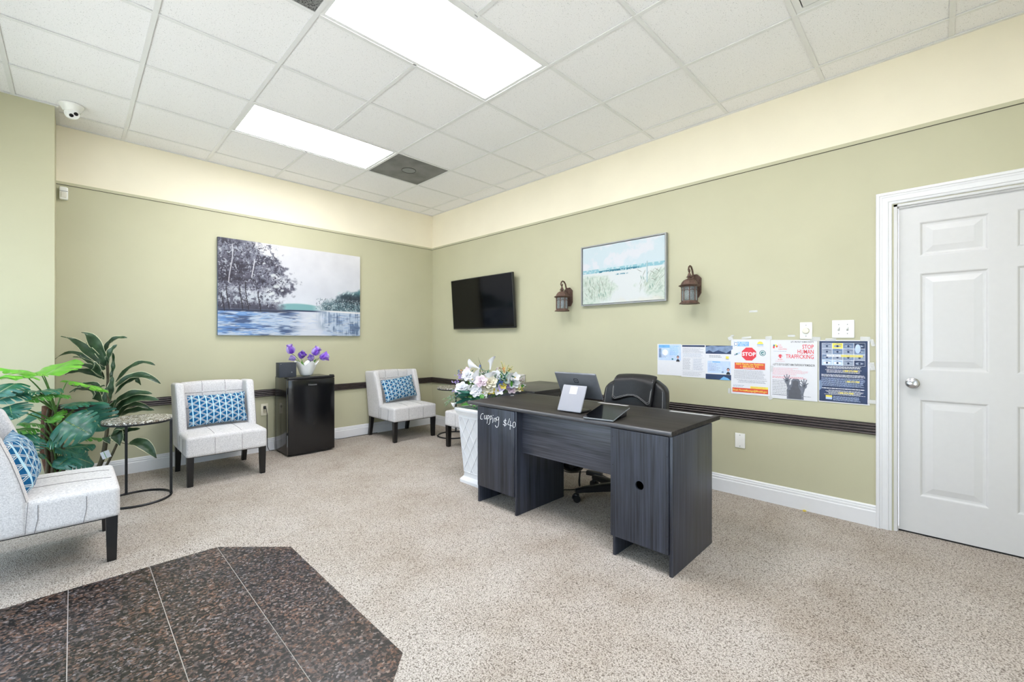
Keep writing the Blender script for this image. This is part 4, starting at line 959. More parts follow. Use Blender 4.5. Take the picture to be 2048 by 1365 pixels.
# ================================================================== LANTERNS
def lantern(y, label):
    t = thing('wall_lantern', label, 'lantern', (-.001, y, 1.628), WALL_B, 'bronze wall lanterns')
    zc = .112
    mb = MB(); pts = [(-.052, -.060), (-.030, -.098), (.030, -.098), (.052, -.060), (.052, .060), (.034, .078), (.018, .092), (-.018, .092), (-.034, .078), (-.052, .060)]
    mb.prism([(x, p + .0) for x, p in pts], 0, .016); mb.prism([(x * .84, p * .86) for x, p in pts], .016, .026); mb.build('back_plate', 'bronze', t, smooth=0)
    pA = [(0, .02, .022), (0, .05, .034), (0, .09, .044), (0, .125, .056), (0, .148, .078), (0, .152, .100), (0, .142, .120), (0, .120, .130), (0, .104, .122), (0, .102, .108), (0, .114, .101), (0, .122, .108), (0, .116, .114)]
    mb = MB(); mb.tube(pA, [.0085, .0085, .008, .0078, .0076, .0072, .007, .0066, .006, .0055, .005, .0045, .004], 8); mb.build('scroll_arm', 'bronze', t, smooth=60)
    Rx = Matrix.Translation((0, 0, zc)) @ Matrix.Rotation(-PI / 2, 4, 'X')
    def lat(prof, n=8, ph=PI / 8): mb = MB(); mb.lathe(prof, n, (0, 0, 0), 0, ph); mb.xf(0, Rx); return mb
    lat([(.0, .100), (.006, .098), (.010, .088), (.016, .072), (.017, .066), (.024, .064), (.024, .060), (.013, .056), (.015, .044)]).build('finial', 'bronze', t, smooth=30)
    lat([(.014, .050), (.026, .045), (.044, .036), (.058, .020), (.066, .002), (.084, -.006), (.080, -.010), (.066, -.018), (.062, -.018), (.0, -.012)]).build('roof', 'bronze', t, smooth=20)
    lat([(.055, -.130), (.060, -.128), (.062, -.136), (.078, -.150), (.078, -.154), (.0, -.156)]).build('base', 'bronze', t, smooth=20)
    lat([(.0, -.130), (.055, -.130)]).build('base_plate', 'bronze', t, smooth=0)
    for k in range(8):
        a = PI / 8 + PI / 4 * k; x, z = .0585 * math.cos(a), zc - .0585 * math.sin(a)
        mb = MB(); mb.box((x - .0032, -.132, z - .0032), (x + .0032, -.014, z + .0032)); mb.build('cage_post', 'bronze', t, smooth=0)
        b = a + PI / 4; p0 = Vector((.0575 * math.cos(a), 0, zc - .0575 * math.sin(a))); p1 = Vector((.0575 * math.cos(b), 0, zc - .0575 * math.sin(b)))
        mb = MB(); mb.tube([(p0.lerp(p1, s) + Vector((0, -.052 + .012 * math.sin(PI * s), 0))) for s in (0, .25, .5, .75, 1)], .0026, 6); mb.build('arch_bar', 'bronze', t, smooth=60)
        p0, p1 = p0 * .985 + Vector((0, 0, zc * .015)), p1 * .985 + Vector((0, 0, zc * .015))
        mb = MB(); n_ = Vector((p0.x + p1.x, 0, p0.z + p1.z - 2 * zc)).normalized() * .0016
        mb.loft([[p0 + Vector((0, yv, 0)), p1 + Vector((0, yv, 0)), p1 + n_ + Vector((0, yv, 0)), p0 + n_ + Vector((0, yv, 0))] for yv in (-.130, -.016)]); mb.build('glass_pane', 'seeded', t, smooth=0)
    lat([(.012, -.020), (.013, -.050), (.010, -.055), (.0, -.055)], 16).build('lamp_holder', 'plastic_white', t)
    lat([(.009, -.054), (.014, -.075), (.013, -.090), (.006, -.105), (0, -.108)], 16).build('bulb', 'vase', t)
lantern(-2.405, 'bronze wall lantern between the television and the beach painting')
lantern(-3.692, 'bronze wall lantern right of the beach painting, its glass bright blue-white')

# ================================================================== WALL PLATES
def plate(name, y, z, w, h, label, cat):
    t = thing(name, label, cat, (-.001, y, z), WALL_B); mb = MB(); mb.rbox((-w / 2, -h / 2, 0), (w / 2, h / 2, .0065), .004, 2); mb.build('cover_plate', 'plastic_white', t)
    return t
def screws(t, pts, z=.0065):
    for x, y in pts: mb = MB(); mb.lathe([(.0032, z - .001), (.003, z + .0008), (0, z + .001)], 10, (x, y, 0)); mb.build('screw', 'plastic_grey', t)
t = plate('dimmer_switch', -4.458, 1.250, .073, .117, 'white dimmer switch with a round knob above the middle poster', 'switch'); screws(t, [(0, .038), (0, -.038)])
mb = MB(); mb.lathe([(.021, .006), (.020, .016), (.017, .020), (0, .021)], 32); mb.build('knob', plain('warm_white_knob', rgb(226, 222, 206), .4), t)
t = plate('light_switch', -4.664, 1.258, .119, .119, 'white double toggle switch plate beside the door frame', 'switch')
for x in (-.023, .023):
    screws(t, [(x, .030), (x, -.030)]); mb = MB(); mb.box((x - .005, -.012, .006), (x + .005, .012, .0072)); mb.build('slot', 'plastic_grey', t, smooth=0)
    mb = MB(); mb.loft([[(x - .0036, yy - hh, zz), (x + .0036, yy - hh, zz), (x + .0036, yy + hh, zz), (x - .0036, yy + hh, zz)] for yy, zz, hh in ((0, .007, .009), (.007, .018, .005))]); mb.build('toggle', 'plastic_white', t, smooth=0)
t = plate('blank_plate', -4.034, .417, .071, .112, 'blank white cover plate low on the wall right of the desk', 'plate'); screws(t, [(0, .042), (0, -.042)])

# ================================================================== NOTICES
PM = ['paper', 'ink', 'ink_grey', 'ink_red', 'ink_pink', 'ink_orange', 'ink_navy', 'ink_blue', 'ink_pale', 'ink_steel', 'ink_teal', 'ink_yellow', 'ink_white', 'ink_skin', 'ink_dim', 'ink_shadow', 'ink_soft']
PI_ = {n: i for i, n in enumerate(PM)}
def sheet(name, y0, y1, z0, z1, label, lift=0.0, skew=0.0):
    t = thing(name, label, 'notice', (-.0015 - lift, y0, z0), WALL_B); w, h = y0 - y1, z1 - z0
    mb = MB(); mb.box((0, 0, 0), (w, h, .0008)); mb.build('sheet', 'paper', t, smooth=0); return t, w, h
def rules(mb, x0, y0, x1, y1, n, mi, th=.5, var=.25, rs=random, center=False):
    dy = (y1 - y0) / n
    for k in range(n):
        y = y1 - dy * (k + 1) + dy * (1 - th) / 2; x = x0; end = x1 - (x1 - x0) * var * rs.random()
        if center: d = (x1 - end) / 2; x += d; end = x1 - d
        while x < end:
            wd = min(end - x, .004 + rs.random() * .014); mb.quad2(x, y, x + wd, y + dy * th, .0013, mi); x += wd + .0022
def head(mb, x, y, s, z, hair, skin, shirt):
    mb.poly2([(x + s * .62 * math.cos(a), y - s * 1.55 + s * .9 * max(0, math.sin(a))) for a in [PI * k / 12 for k in range(13)]], z, shirt)
    mb.poly2([(x + s * .44 * math.cos(a), y + .05 * s + s * .56 * math.sin(a)) for a in [2 * PI * k / 18 for k in range(18)]], z + .0002, hair)
    mb.poly2([(x + s * .34 * math.cos(a), y - .10 * s + s * .44 * math.sin(a)) for a in [2 * PI * k / 18 for k in range(18)]], z + .0004, skin)
Z1, Z2, Z3 = .0012, .0015, .0018
# 1 blue id sheet
t, w, h = sheet('identity_notice', -3.368, -3.578, .884, 1.150, 'white sheet with a blue identity card print on top, leftmost of the notices')
mb = MB(); I = PI_
mb.quad2(.010, h * .48, w - .002, h * .985, Z1, I['ink_pale']); mb.quad2(.012, h * .88, w - .10, h * .97, Z2, I['ink_blue']); mb.quad2(.014, h * .56, .036, h * .86, Z2, I['ink_steel'])
mb.poly2([(.070 + .026 * math.cos(a), h * .73 + .026 * math.sin(a)) for a in [2 * PI * k / 20 for k in range(20)]], Z2, I['ink_white']); rules(mb, .018, h * .56, .09, h * .66, 3, I['ink_dim']); rules(mb, .11, h * .64, .19, h * .95, 7, I['ink_blue'], .4)
mb.quad2(.128, h * .495, .142, h * .545, Z2, I['ink_teal']); head(mb, w - .028, h * .585, .024, Z3, I['ink'], I['ink_skin'], I['ink'])
mb.build('print', PM, t, smooth=0, recalc=False)
# 2 form
t, w, h = sheet('form_notice', -3.5785, -3.7745, .878, 1.145, 'white printed form with a dark header bar, second from the left', .0004)
mb = MB(); mb.quad2(.008, h * .935, w - .004, h * .99, Z1, I['ink_navy']); rules(mb, .012, h * .76, w - .01, h * .90, 6, I['ink_grey'], .4); rules(mb, .012, h * .62, w - .01, h * .74, 4, I['ink_dim'], .3); rules(mb, .012, h * .22, .085, h * .58, 13, I['ink_grey'], .4); rules(mb, .10, h * .22, w - .012, h * .58, 13, I['ink_dim'], .35); rules(mb, .012, h * .04, w - .02, h * .17, 5, I['ink_grey'], .3)
for y in (.19, .60, .75): mb.quad2(.006, h * y, w - .006, h * y + .0012, Z1, I['ink_grey'])
for x in (.092,): mb.quad2(x, h * .20, x + .001, h * .60, Z1, I['ink_grey'])
mb.build('print', PM, t, smooth=0, recalc=False)
# 3 id poster with dark bands
t, w, h = sheet('identity_notice', -3.775, -3.983, .872, 1.141, 'sheet with dark blue photo bands above and below a pale identity card', .0008)
mb = MB(); mb.quad2(.003, h * .755, w - .002, h, Z1, I['ink_navy']); mb.quad2(.003, 0, w - .002, h * .155, Z1, I['ink_navy'])
mb.poly2([(.003, h * .80), (.03, h * .86), (.06, h * .80), (.10, h * .86), (.16, h * .78), (w - .002, h * .90), (w - .002, h), (.10, h * .97), (.05, h), (.003, h * .95)], Z2, I['ink_steel'])
mb.poly2([(.11, .0), (.14, h * .10), (.17, h * .06), (.19, 0)], Z2, I['ink_blue'])
rules(mb, .03, h * .64, w - .07, h * .72, 2, I['ink_grey']); mb.quad2(w - .052, h * .62, w - .030, h * .69, Z1, I['ink_yellow']); mb.quad2(w - .052, h * .60, w - .030, h * .615, Z1, I['ink_steel'])
mb.quad2(.018, h * .19, w - .018, h * .545, Z1, I['ink_pale']); mb.quad2(.055, h * .50, .115, h * .53, Z2, I['ink_blue']); rules(mb, .026, h * .24, .13, h * .48, 6, I['ink_dim'], .35, .6)
mb.quad2(.126, h * .20, .140, h * .25, Z2, I['ink_steel']); head(mb, w - .034, h * .30, .024, Z3, I['ink'], I['ink_skin'], I['ink'])
mb.build('print', PM, t, smooth=0, recalc=False)
# 4 STOP
t, w, h = sheet('stop_poster', -3.970, -4.238, .772, 1.190, 'white poster with a red octagonal STOP sign and orange bands', .0014)
mb = MB(); mb.quad2(.020, h * .875, .125, h * .955, Z1, I['ink_blue'])
for r, mi in ((.017, 'ink_white'), (.014, 'ink_steel'), (.009, 'ink_white')): mb.poly2([(.034 + r * math.cos(a), h * .915 + r * math.sin(a)) for a in [2 * PI * k / 20 for k in range(20)]], Z2 + (.017 - r) * .03, I[mi])
text(mb, 'FLORIDA', .054, h * .918, .017, Z3, I['ink_white'], 'LEFT', .01, width=.066); text(mb, 'HEALTH', .058, h * .885, .015, Z3, I['ink_white'], 'LEFT', .0, width=.058)
mb.poly2([(w - .066 + .020 * math.cos(a), h * .915 + .020 * math.sin(a)) for a in [PI * k / 12 for k in range(13)]], Z1, I['ink_yellow']); mb.quad2(w - .087, h * .895, w - .045, h * .908, Z1, I['ink_blue']); text(mb, 'HEALTH', w - .066, h * .868, .011, Z1, I['ink_grey'], 'CENTER')
oc = [(w * .47 + .053 * math.cos(PI / 8 + PI / 4 * k), h * .735 + .053 * math.sin(PI / 8 + PI / 4 * k)) for k in range(8)]; mb.poly2(oc, Z1, I['ink_red']); text(mb, 'STOP', w * .47, h * .735 - .0135, .038, Z2, I['ink_white'], 'CENTER', .03, width=.092)
for r, mi in ((.021, 'ink_teal'), (.016, 'ink_white'), (.012, 'ink_teal')): mb.poly2([(w - .050 + r * math.cos(a), h * .755 + r * math.sin(a)) for a in [2 * PI * k / 20 for k in range(20)]], Z2 + (.021 - r) * .03, I[mi])
mb.poly2([(w - .056, h * .752), (w - .044, h * .765), (w - .040, h * .748), (w - .050, h * .744)], Z3 + .0003, I['ink_white'])
for k in range(3): mb.poly2([(.024 + .012 * k, h * .70 + .006 * k), (.042 + .012 * k, h * .715 + .006 * k), (.040 + .012 * k, h * .74 + .006 * k), (.022 + .012 * k, h * .725 + .006 * k)], Z1 + .0001 * k, I[('ink_dim', 'ink_teal', 'ink_pale')[k]])
mb.quad2(.026, h * .46, w - .034, h * .575, Z1, I['ink_orange']); text(mb, 'NEW Florida Law Revisions', w * .485, h * .535, .020, Z2, I['ink_yellow'], 'CENTER', .012, width=.188); text(mb, 's. 480.0535, F.S.', w * .485, h * .495, .018, Z2, I['ink_yellow'], 'CENTER', .01, width=.13); rules(mb, .085, h * .467, w - .085, h * .488, 1, I['ink_white'])
rules(mb, .022, h * .28, w - .018, h * .445, 13, I['ink_grey'], .38, .15); rules(mb, .036, h * .21, w - .018, h * .27, 3, I['ink_grey'], .42, .2, center=True); rules(mb, .015, h * .13, .10, h * .17, 2, I['ink_dim'], .45)
mb.quad2(.135, h * .105, w - .014, h * .155, Z1, I['ink_yellow']); rules(mb, .14, h * .115, w - .02, h * .15, 2, I['ink_orange'], .25)
mb.quad2(.010, h * .035, w - .014, h * .115, Z2, I['ink_orange']); text(mb, 'Email: FloridaMassage@flhealth.gov', w * .49, h * .058, .020, Z3, I['ink_yellow'], 'CENTER', .01, width=w - .034)
mb.build('print', PM, t, smooth=0, recalc=False)
def tape(t, pts, z=.0022):
    for x, y, ww, hh, a in pts:
        mb = MB(); c, s = math.cos(a), math.sin(a); P = [(x + (dx * c - dy * s), y + (dx * s + dy * c)) for dx, dy in ((-ww, -hh), (ww * .9, -hh), (ww, hh), (-ww * .95, hh * 1.1))]
        mb.prism(P, z, z + .0005); mb.build('tape_strip', 'tape', t, smooth=0)
tape(t, [(-.004, h + .008, .018, .014, .5), (.11, h + .012, .034, .008, .12), (w - .01, h + .010, .022, .012, .1), (.01, h + .028, .012, .005, 0)])
# 5 STOP HUMAN TRAFFICKING
t, w, h = sheet('trafficking_poster', -4.240, -4.524, .763, 1.186, 'white poster headed STOP HUMAN TRAFFICKING in red with a shadow of raised hands', .0018)
mb = MB(); text(mb, "LET's PROTECT HUMAN RIGHTS", w - .022, h * .955, .014, Z1, I['ink'], 'RIGHT', .012, width=.135)
for i, (s_, wd) in enumerate((('STOP', .066), ('HUMAN', .094), ('TRAFFICKING', .166))): text(mb, s_, w - .022, h * (.855 - .082 * i), .040, Z1, I['ink_red'], 'RIGHT', .012, width=wd)
for k, (c, a) in enumerate((('ink_orange', .2), ('ink_yellow', 1.2), ('ink_teal', 2.4), ('ink_red', 3.6))): mb.poly2([(.030 + .010 * math.cos(a) + .006 * math.cos(q), h * .885 + .010 * math.sin(a) + .009 * math.sin(q)) for q in [2 * PI * j / 10 for j in range(10)]], Z1 + .0001 * k, I[c])
for i, s_ in enumerate(('U.S.', 'TAX', 'CENTERS')): text(mb, s_, .050, h * (.90 - .034 * i), .013, Z1, I['ink_red'], 'LEFT', 0)
rules(mb, .02, h * .80, .11, h * .812, 1, I['ink_dim'], .5)
for k in range(5): mb.poly2([(.062, h * .70), (.062 + .014 * math.cos(PI * (k + .5) / 5 ) - .004, h * .715 + .016 * math.sin(PI * (k + .5) / 5)), (.062 + .014 * math.cos(PI * (k + .5) / 5) + .004, h * .715 + .018 * math.sin(PI * (k + .5) / 5))], Z1, I['ink_red'])
mb.quad2(.057, h * .69, .068, h * .705, Z1, I['ink_red']); text(mb, 'RAFF', .062, h * .655, .013, Z1, I['ink_red'], 'CENTER', 0); rules(mb, .03, h * .63, .10, h * .642, 1, I['ink_pink'])
text(mb, 'A LIST TO USE IF YOU SUSPECT HUMAN TRAFFICKING IN THE MASSAGE SPA', w * .5, h * .565, .021, Z1, I['ink'], 'CENTER', .014, width=w - .03)
rules(mb, .012, h * .40, w - .02, h * .53, 8, I['ink_pink'], .36, .5); rules(mb, .012, h * .345, w - .03, h * .385, 2, I['ink_pink'], .6, .3)
# dark shadow figure
mb.poly2([(w * .36, .004), (w * .36, h * .16), (w * .40, h * .22), (w * .45, h * .26), (w * .46, h * .32), (w * .50, h * .355), (w * .56, h * .36), (w * .62, h * .345), (w * .645, h * .31), (w * .64, h * .26), (w * .68, h * .22), (w * .71, h * .15), (w * .72, .004)], Z1, I['ink_shadow'])
mb.poly2([(w * .39, .006), (w * .40, h * .15), (w * .47, h * .22), (w * .49, h * .31), (w * .55, h * .33), (w * .61, h * .30), (w * .61, h * .22), (w * .67, h * .14), (w * .67, .006)], Z2, I['ink_soft'])
for cx_, cy_, sg in ((w * .37, h * .305, 1), (w * .73, h * .24, -1)):
    mb.poly2([(cx_ + .016 * math.cos(a), cy_ + .020 * math.sin(a)) for a in [2 * PI * k / 16 for k in range(16)]], Z3, I['ink_shadow']); mb.poly2([(cx_ - .010, cy_), (cx_ + .010, cy_), (cx_ + .013 * sg + .008, cy_ - .06), (cx_ + .013 * sg - .010, cy_ - .06)], Z3 - .0001, I['ink_shadow'])
    for a, L in ((2.55, .030), (2.0, .046), (1.62, .050), (1.25, .046), (.7, .032)):
        dx, dy = math.cos(a), math.sin(a); nx, ny = -dy * .0042, dx * .0042; mb.poly2([(cx_ + nx, cy_ + ny), (cx_ - nx, cy_ - ny), (cx_ + dx * L - nx * .6, cy_ + dy * L - ny * .6), (cx_ + dx * L + nx * .6, cy_ + dy * L + ny * .6)], Z3 + .0001, I['ink_shadow'])
for k in range(10): rules(mb, .012, h * (.305 - .027 * k), .012 + (.10 if k % 3 else .21), h * (.318 - .027 * k), 1, I['ink_soft'], .5, .1)
rules(mb, .012, h * .055, w - .03, h * .075, 1, I['ink_grey'])
mb.build('print', PM, t, smooth=0, recalc=False); tape(t, [(w - .012, h + .006, .03, .014, .0), (w * .03, h * .5, .008, .02, 0), (.0, .0, .014, .012, .7)])
# 6 navy eyes poster
t, w, h = sheet('eyes_poster', -4.530, -4.800, .766, 1.184, 'navy poster with a grid of photographed eyes next to the door frame', .0022)
mb = MB(); mb.quad2(.004, .006, w - .010, h - .006, Z1, I['ink_navy'])
gx0, gx1, gy0, gy1 = .018, w - .022, h * .595, h * .955; mb.quad2(gx0, gy0, gx1, gy1, Z2 - .0001, I['ink_white'])
cw, chh = (gx1 - gx0) / 4, (gy1 - gy0) / 4
tone = {(1, 3): 'ink_yellow', (3, 3): 'ink_navy', (2, 3): 'ink_steel', (0, 3): 'ink_dim', (0, 0): 'ink_pale', (1, 0): 'ink_pale', (2, 0): 'ink_dim', (3, 0): 'ink_navy'}
for i in range(4):
    for j in range(4):
        x, y = gx0 + i * cw, gy0 + j * chh; mb.quad2(x + .001, y + .001, x + cw - .001, y + chh - .001, Z2, I[tone.get((i, j), 'ink_steel' if (i + j) % 2 else 'ink_dim')])
        ex, ey = x + cw * .5, y + chh * .45; dk = I['ink_navy']
        mb.poly2([(ex + cw * .36 * math.cos(a), ey + chh * .20 * math.sin(a) * (1 - .3 * math.cos(a))) for a in [2 * PI * k / 14 for k in range(14)]], Z2 + .0002, I['ink_white' if (i, j) in ((0, 0), (1, 0)) else 'ink_dim'])
        mb.poly2([(ex + cw * .11 * math.cos(a), ey + chh * .19 * math.sin(a)) for a in [2 * PI * k / 12 for k in range(12)]], Z2 + .0003, dk)
        mb.poly2([(ex - cw * .40, ey + chh * .22), (ex, ey + chh * .42), (ex + cw * .42, ey + chh * .25), (ex + cw * .40, ey + chh * .20), (ex, ey + chh * .34)], Z2 + .0003, dk)
mb.poly2([(gx0 + 3.1 * cw + .5 * cw * (.5 + .5 * math.cos(a)), gy0 + 3 * chh + .8 * chh * math.sin(a)) for a in [2 * PI * k / 18 for k in range(18)]], Z3 + .0002, I['ink_pale'])
mb.quad2(gx0 + .026, h * .735, gx0 + .105, h * .768, Z3 + .0004, I['ink_white']); mb.quad2(gx0 + .105, h * .735, gx1 - .012, h * .768, Z3 + .0004, I['ink_yellow']); text(mb, 'LOOK BENEATH THE SURFACE', (gx0 + gx1) / 2 + .006, h * .743, .012, Z3 + .0006, I['ink_dim'], 'CENTER', .0, width=.19)
Wi = I['ink_white']
rules(mb, .04, h * .545, w - .04, h * .585, 3, Wi, .45, .1, center=True); rules(mb, .016, h * .475, w - .02, h * .535, 3, Wi, .35, .3, center=True); text(mb, '1-888-373-7888', w * .64, h * .500, .017, Z3, I['ink_yellow'], 'CENTER', .02, width=.075)
rules(mb, .016, h * .41, w - .018, h * .455, 3, Wi, .42, .05); rules(mb, .016, h * .26, w - .02, h * .40, 9, I['ink_pale'], .33, .12); text(mb, '1-888-373-7888', w * .68, h * .335, .016, Z3 + .0002, I['ink_yellow'], 'CENTER', .02, width=.072)
rules(mb, .02, h * .215, w - .016, h * .24, 1, Wi, .45, .05); rules(mb, .03, h * .125, w - .02, h * .205, 6, Wi, .36, .3, center=True); text(mb, '1-888-373-7888', w * .55, h * .150, .016, Z3 + .0002, I['ink_yellow'], 'CENTER', .02, width=.08)
mb.quad2(.040, h * .050, .075, h * .115, Z2, I['ink_pale']); mb.quad2(.040, h * .085, .075, h * .115, Z3, I['ink_yellow']); rules(mb, .080, h * .035, w - .045, h * .110, 5, I['ink_pale'], .35, .1)
mb.poly2([(.004, h * .18), (.018, h * .22), (.022, h * .30), (.012, h * .36), (.004, h * .34)], Z2, I['ink_steel'])
mb.build('print', PM, t, smooth=0, recalc=False)
tape(t, [(w * .25, h + .004, .03, .008, 0), (w - .022, h + .008, .026, .014, 0), (w + .014, h * .96, .010, .022, .3), (w + .012, h * .60, .014, .024, .15), (w + .012, h * .06, .02, .012, 0)])
for x, y, ww, hh, a in ((-4.125, 1.40, .028, .007, 0), (-4.37, 1.215, .022, .007, 0), (-3.955, .79, .008, .02, .3)):
    mb = MB(); mb.box((-.0008, x - ww, y - hh), (-.0002, x + ww, y + hh)); mb.build('tape_strip', 'tape', wall_right, smooth=0)

# ================================================================== DESKS
DT = .727
desk = thing('office_desk', 'long dark espresso desk with chalk writing on its left pedestal', 'desk', (-1.25, -3.43, 0))
def dbox(name, a, b, mat, parent=desk, r=.0015):
    mb = MB(); mb.rbox(a, b, r, 1); return wbuild(mb, name, mat, parent, smooth=30)
mb = MB(); mb.rbox((-1.482, -4.166, DT - .026), (-.812, -2.585, DT), .0015, 1); top = wbuild(mb, 'desktop', 'lam_y', desk)
mb = MB(); mb.loft([[(x, y, DT - .013 + z) for x, z in [(-1.482, .0132)] + [(-1.482 - .0135 * math.sin(a), .0132 * math.cos(a)) for a in [PI * k / 8 for k in range(1, 8)]] + [(-1.482, -.0132)]] for y in (-4.166, -2.585)]); wbuild(mb, 'edge_band', 'lam_edge', desk, smooth=50)
TB = DT - .026
dbox('side_panel', (-1.487, -4.172, 0), (-.962, -4.154, TB), 'lam_v'); dbox('side_panel', (-1.487, -3.848, 0), (-.962, -3.832, TB), 'lam_v')
dbox('side_panel', (-1.487, -3.094, 0), (-.972, -3.077, TB), 'lam_v'); dbox('side_panel', (-1.487, -2.716, 0), (-.972, -2.699, TB), 'lam_v')
lp = dbox('pedestal_panel', (-1.492, -3.0765, .121), (-1.478, -2.700, TB - .001), 'lam_v')
# right pedestal panel with a round cable hole
y0, y1, z0, z1, hy, hz, hr = -4.153, -3.822, .108, TB - .001, -3.995, .421, .024
mb = MB(); N = 32; c = [(hy + hr * math.cos(2 * PI * k / N), hz + hr * math.sin(2 * PI * k / N)) for k in range(N)]
def sq(k):
    a = 2 * PI * k / N; dx, dz = math.cos(a), math.sin(a); s = .06 / max(abs(dx), abs(dz)); return (hy + dx * s, hz + dz * s)
S = [sq(k) for k in range(N)]
for x, fl in ((-1.493, 1), (-1.479, -1)):
    o = mb.add([(x, y, z) for y, z in c + S], [((k, (k + 1) % N, N + (k + 1) % N, N + k)) for k in range(N)])
mb.add([(-1.493, y, z) for y, z in c] + [(-1.479, y, z) for y, z in c], [(k, k + N, (k + 1) % N + N, (k + 1) % N) for k in range(N)])
e = .06
for a, b in (((y0, z0), (y1, hz - e)), ((y0, hz + e), (y1, z1)), ((y0, hz - e), (hy - e, hz + e)), ((hy + e, hz - e), (y1, hz + e))): mb.box((-1.493, a[0], a[1]), (-1.479, b[0], b[1]))
rp = wbuild(mb, 'pedestal_panel', 'lam_v', desk, smooth=0)
dbox('modesty_panel', (-1.432, -3.832, .418), (-1.418, -3.094, TB), 'lam_front')
dbox('pedestal_floor', (-1.478, -4.154, .108), (-.965, -3.848, .122), 'lam_x'); dbox('pedestal_floor', (-1.478, -3.077, .121), (-.975, -2.716, .135), 'lam_x')
for y0, y1 in ((-4.152, -3.85), (-3.075, -2.718)):
    for z0, z1 in ((.14, .40), (.404, .54), (.544, .69)):
        d = dbox('drawer', (-.976, y0, z0), (-.958, y1, z1), 'lam_x'); mb = MB(); mb.tube([(-.957, (y0 + y1) / 2 - .05, (z0 + z1) / 2), (-.938, (y0 + y1) / 2 - .045, (z0 + z1) / 2), (-.938, (y0 + y1) / 2 + .045, (z0 + z1) / 2), (-.957, (y0 + y1) / 2 + .05, (z0 + z1) / 2)], .004, 6)
        M4 = Matrix.Translation(desk.location); mb.xf(0, M4.inverted()); mb.build('handle', 'chrome', d)
for (y, zs) in ((-3.835, (.655, .50, .33, .17)), (-4.146, (.60, .42, .30, .20, .135)), (-3.070, (.62, .45, .28, .15)), (-2.706, (.60, .40, .22, .14))):
    for z in zs:
        mb = MB(); mb.lathe([(.0035, 0), (.003, .0012), (0, .0014)], 8); mb.xf(0, Matrix.Translation((-1.4925, y, z)) @ Matrix.Rotation(-PI / 2, 4, 'Y')); wbuild(mb, 'screw', 'black', desk)
for y0, y1 in ((-4.140, -3.880), (-3.575, -3.34)): dbox('edge_tape', (-.890, y0, DT), (-.852, y1, DT + .0006), plain('greyed_tape', rgb(176, 176, 178), .5), desk, .0001)
mb = MB(); mb.box((-.8535, -4.15, DT), (-.8505, -2.6, DT + .0005)); wbuild(mb, 'edge_line', 'plastic_grey', desk, smooth=0)
strokes = [[(500, 795), (470, 790), (440, 820), (425, 880), (430, 930), (460, 945), (482, 930)], [(540, 832), (530, 880), (535, 930), (560, 935), (580, 890), (585, 830)], [(585, 832), (585, 900), (595, 950)],
 [(620, 830), (615, 930), (608, 1000), (600, 1060)], [(620, 845), (648, 840), (660, 880), (645, 920), (615, 928)], [(690, 850), (685, 960), (678, 1030), (660, 1075), (635, 1085)], [(690, 858), (718, 850), (730, 890), (715, 940), (685, 950)],
 [(760, 900), (758, 970), (755, 1040)], [(768, 832), (765, 842)], [(800, 920), (797, 970), (795, 1010)], [(800, 935), (825, 908), (845, 940), (840, 985), (835, 1020)], [(912, 882), (880, 885), (852, 930), (862, 962), (900, 962), (925, 900)], [(925, 885), (922, 970), (920, 1050), (905, 1130), (865, 1165), (825, 1110)],
 [(1130, 990), (1090, 968), (1060, 1000), (1080, 1038), (1120, 1060), (1130, 1090), (1090, 1112), (1042, 1080)], [(1105, 930), (1095, 1040), (1085, 1142)], [(1220, 920), (1195, 1000), (1170, 1080), (1230, 1106), (1285, 1130)], [(1240, 990), (1235, 1110), (1230, 1222)], [(1342, 1018), (1312, 1050), (1306, 1110), (1314, 1152), (1340, 1170), (1372, 1130), (1380, 1060), (1352, 1015)]]
mb = MB()
def smooth_path(P, n=4):
    out = []
    for i in range(len(P) - 1):
        p0, p1, p2, p3 = [Vector(P[max(0, min(len(P) - 1, k))]) for k in (i - 1, i, i + 1, i + 2)]
        for q in range(n):
            t_ = q / n; out.append(.5 * ((2 * p1) + (p2 - p0) * t_ + (2 * p0 - 5 * p1 + 4 * p2 - p3) * t_ ** 2 + (3 * p1 - p0 - 3 * p2 + p3) * t_ ** 3))
    return out + [Vector(P[-1])]
for s_ in strokes:
    pts = [onX(930 + x / 13.65, 770 + y / 13.65, -1.4924) for x, y in s_]; mb.tube(smooth_path(pts), .0017, 5)
mb.xf(0, Matrix.Translation(desk.location).inverted()); mb.build('chalk_writing', 'chalk', lp, smooth=60)
ret = thing('return_desk', 'dark side desk standing out from the wall behind the flowers', 'desk', (-.40, -2.34, 0))
def rbx(name, a, b, mat): mb = MB(); mb.rbox(a, b, .0015, 1); return wbuild(mb, name, mat, ret, smooth=30)
rbx('desktop', (-.802, -2.648, .715), (-.026, -2.032, .741), 'lam_x'); rbx('side_panel', (-.795, -2.640, 0), (-.778, -2.040, .715), 'lam_v'); rbx('side_panel', (-.045, -2.640, 0), (-.028, -2.040, .715), 'lam_v'); rbx('back_panel', (-.778, -2.060, .10), (-.045, -2.046, .715), 'lam_x')
rbx('front_rail', (-.778, -2.632, .60), (-.045, -2.618, .715), 'lam_x'); 
mb = MB(); mb.lathe([(.010, 0), (.009, .004), (0, .005)], 12); mb.xf(0, Matrix.Translation((-.455, -2.632, .665)) @ Matrix.Rotation(PI / 2, 4, 'X')); wbuild(mb, 'lock', 'chrome', ret)

# ================================================================== THINGS ON THE DESK
t = thing('payment_terminal', 'dark-backed touchscreen on a white slanted stand on the desk', 'terminal', (-1.345, -3.445, DT + .0008), R(-90 + 3))
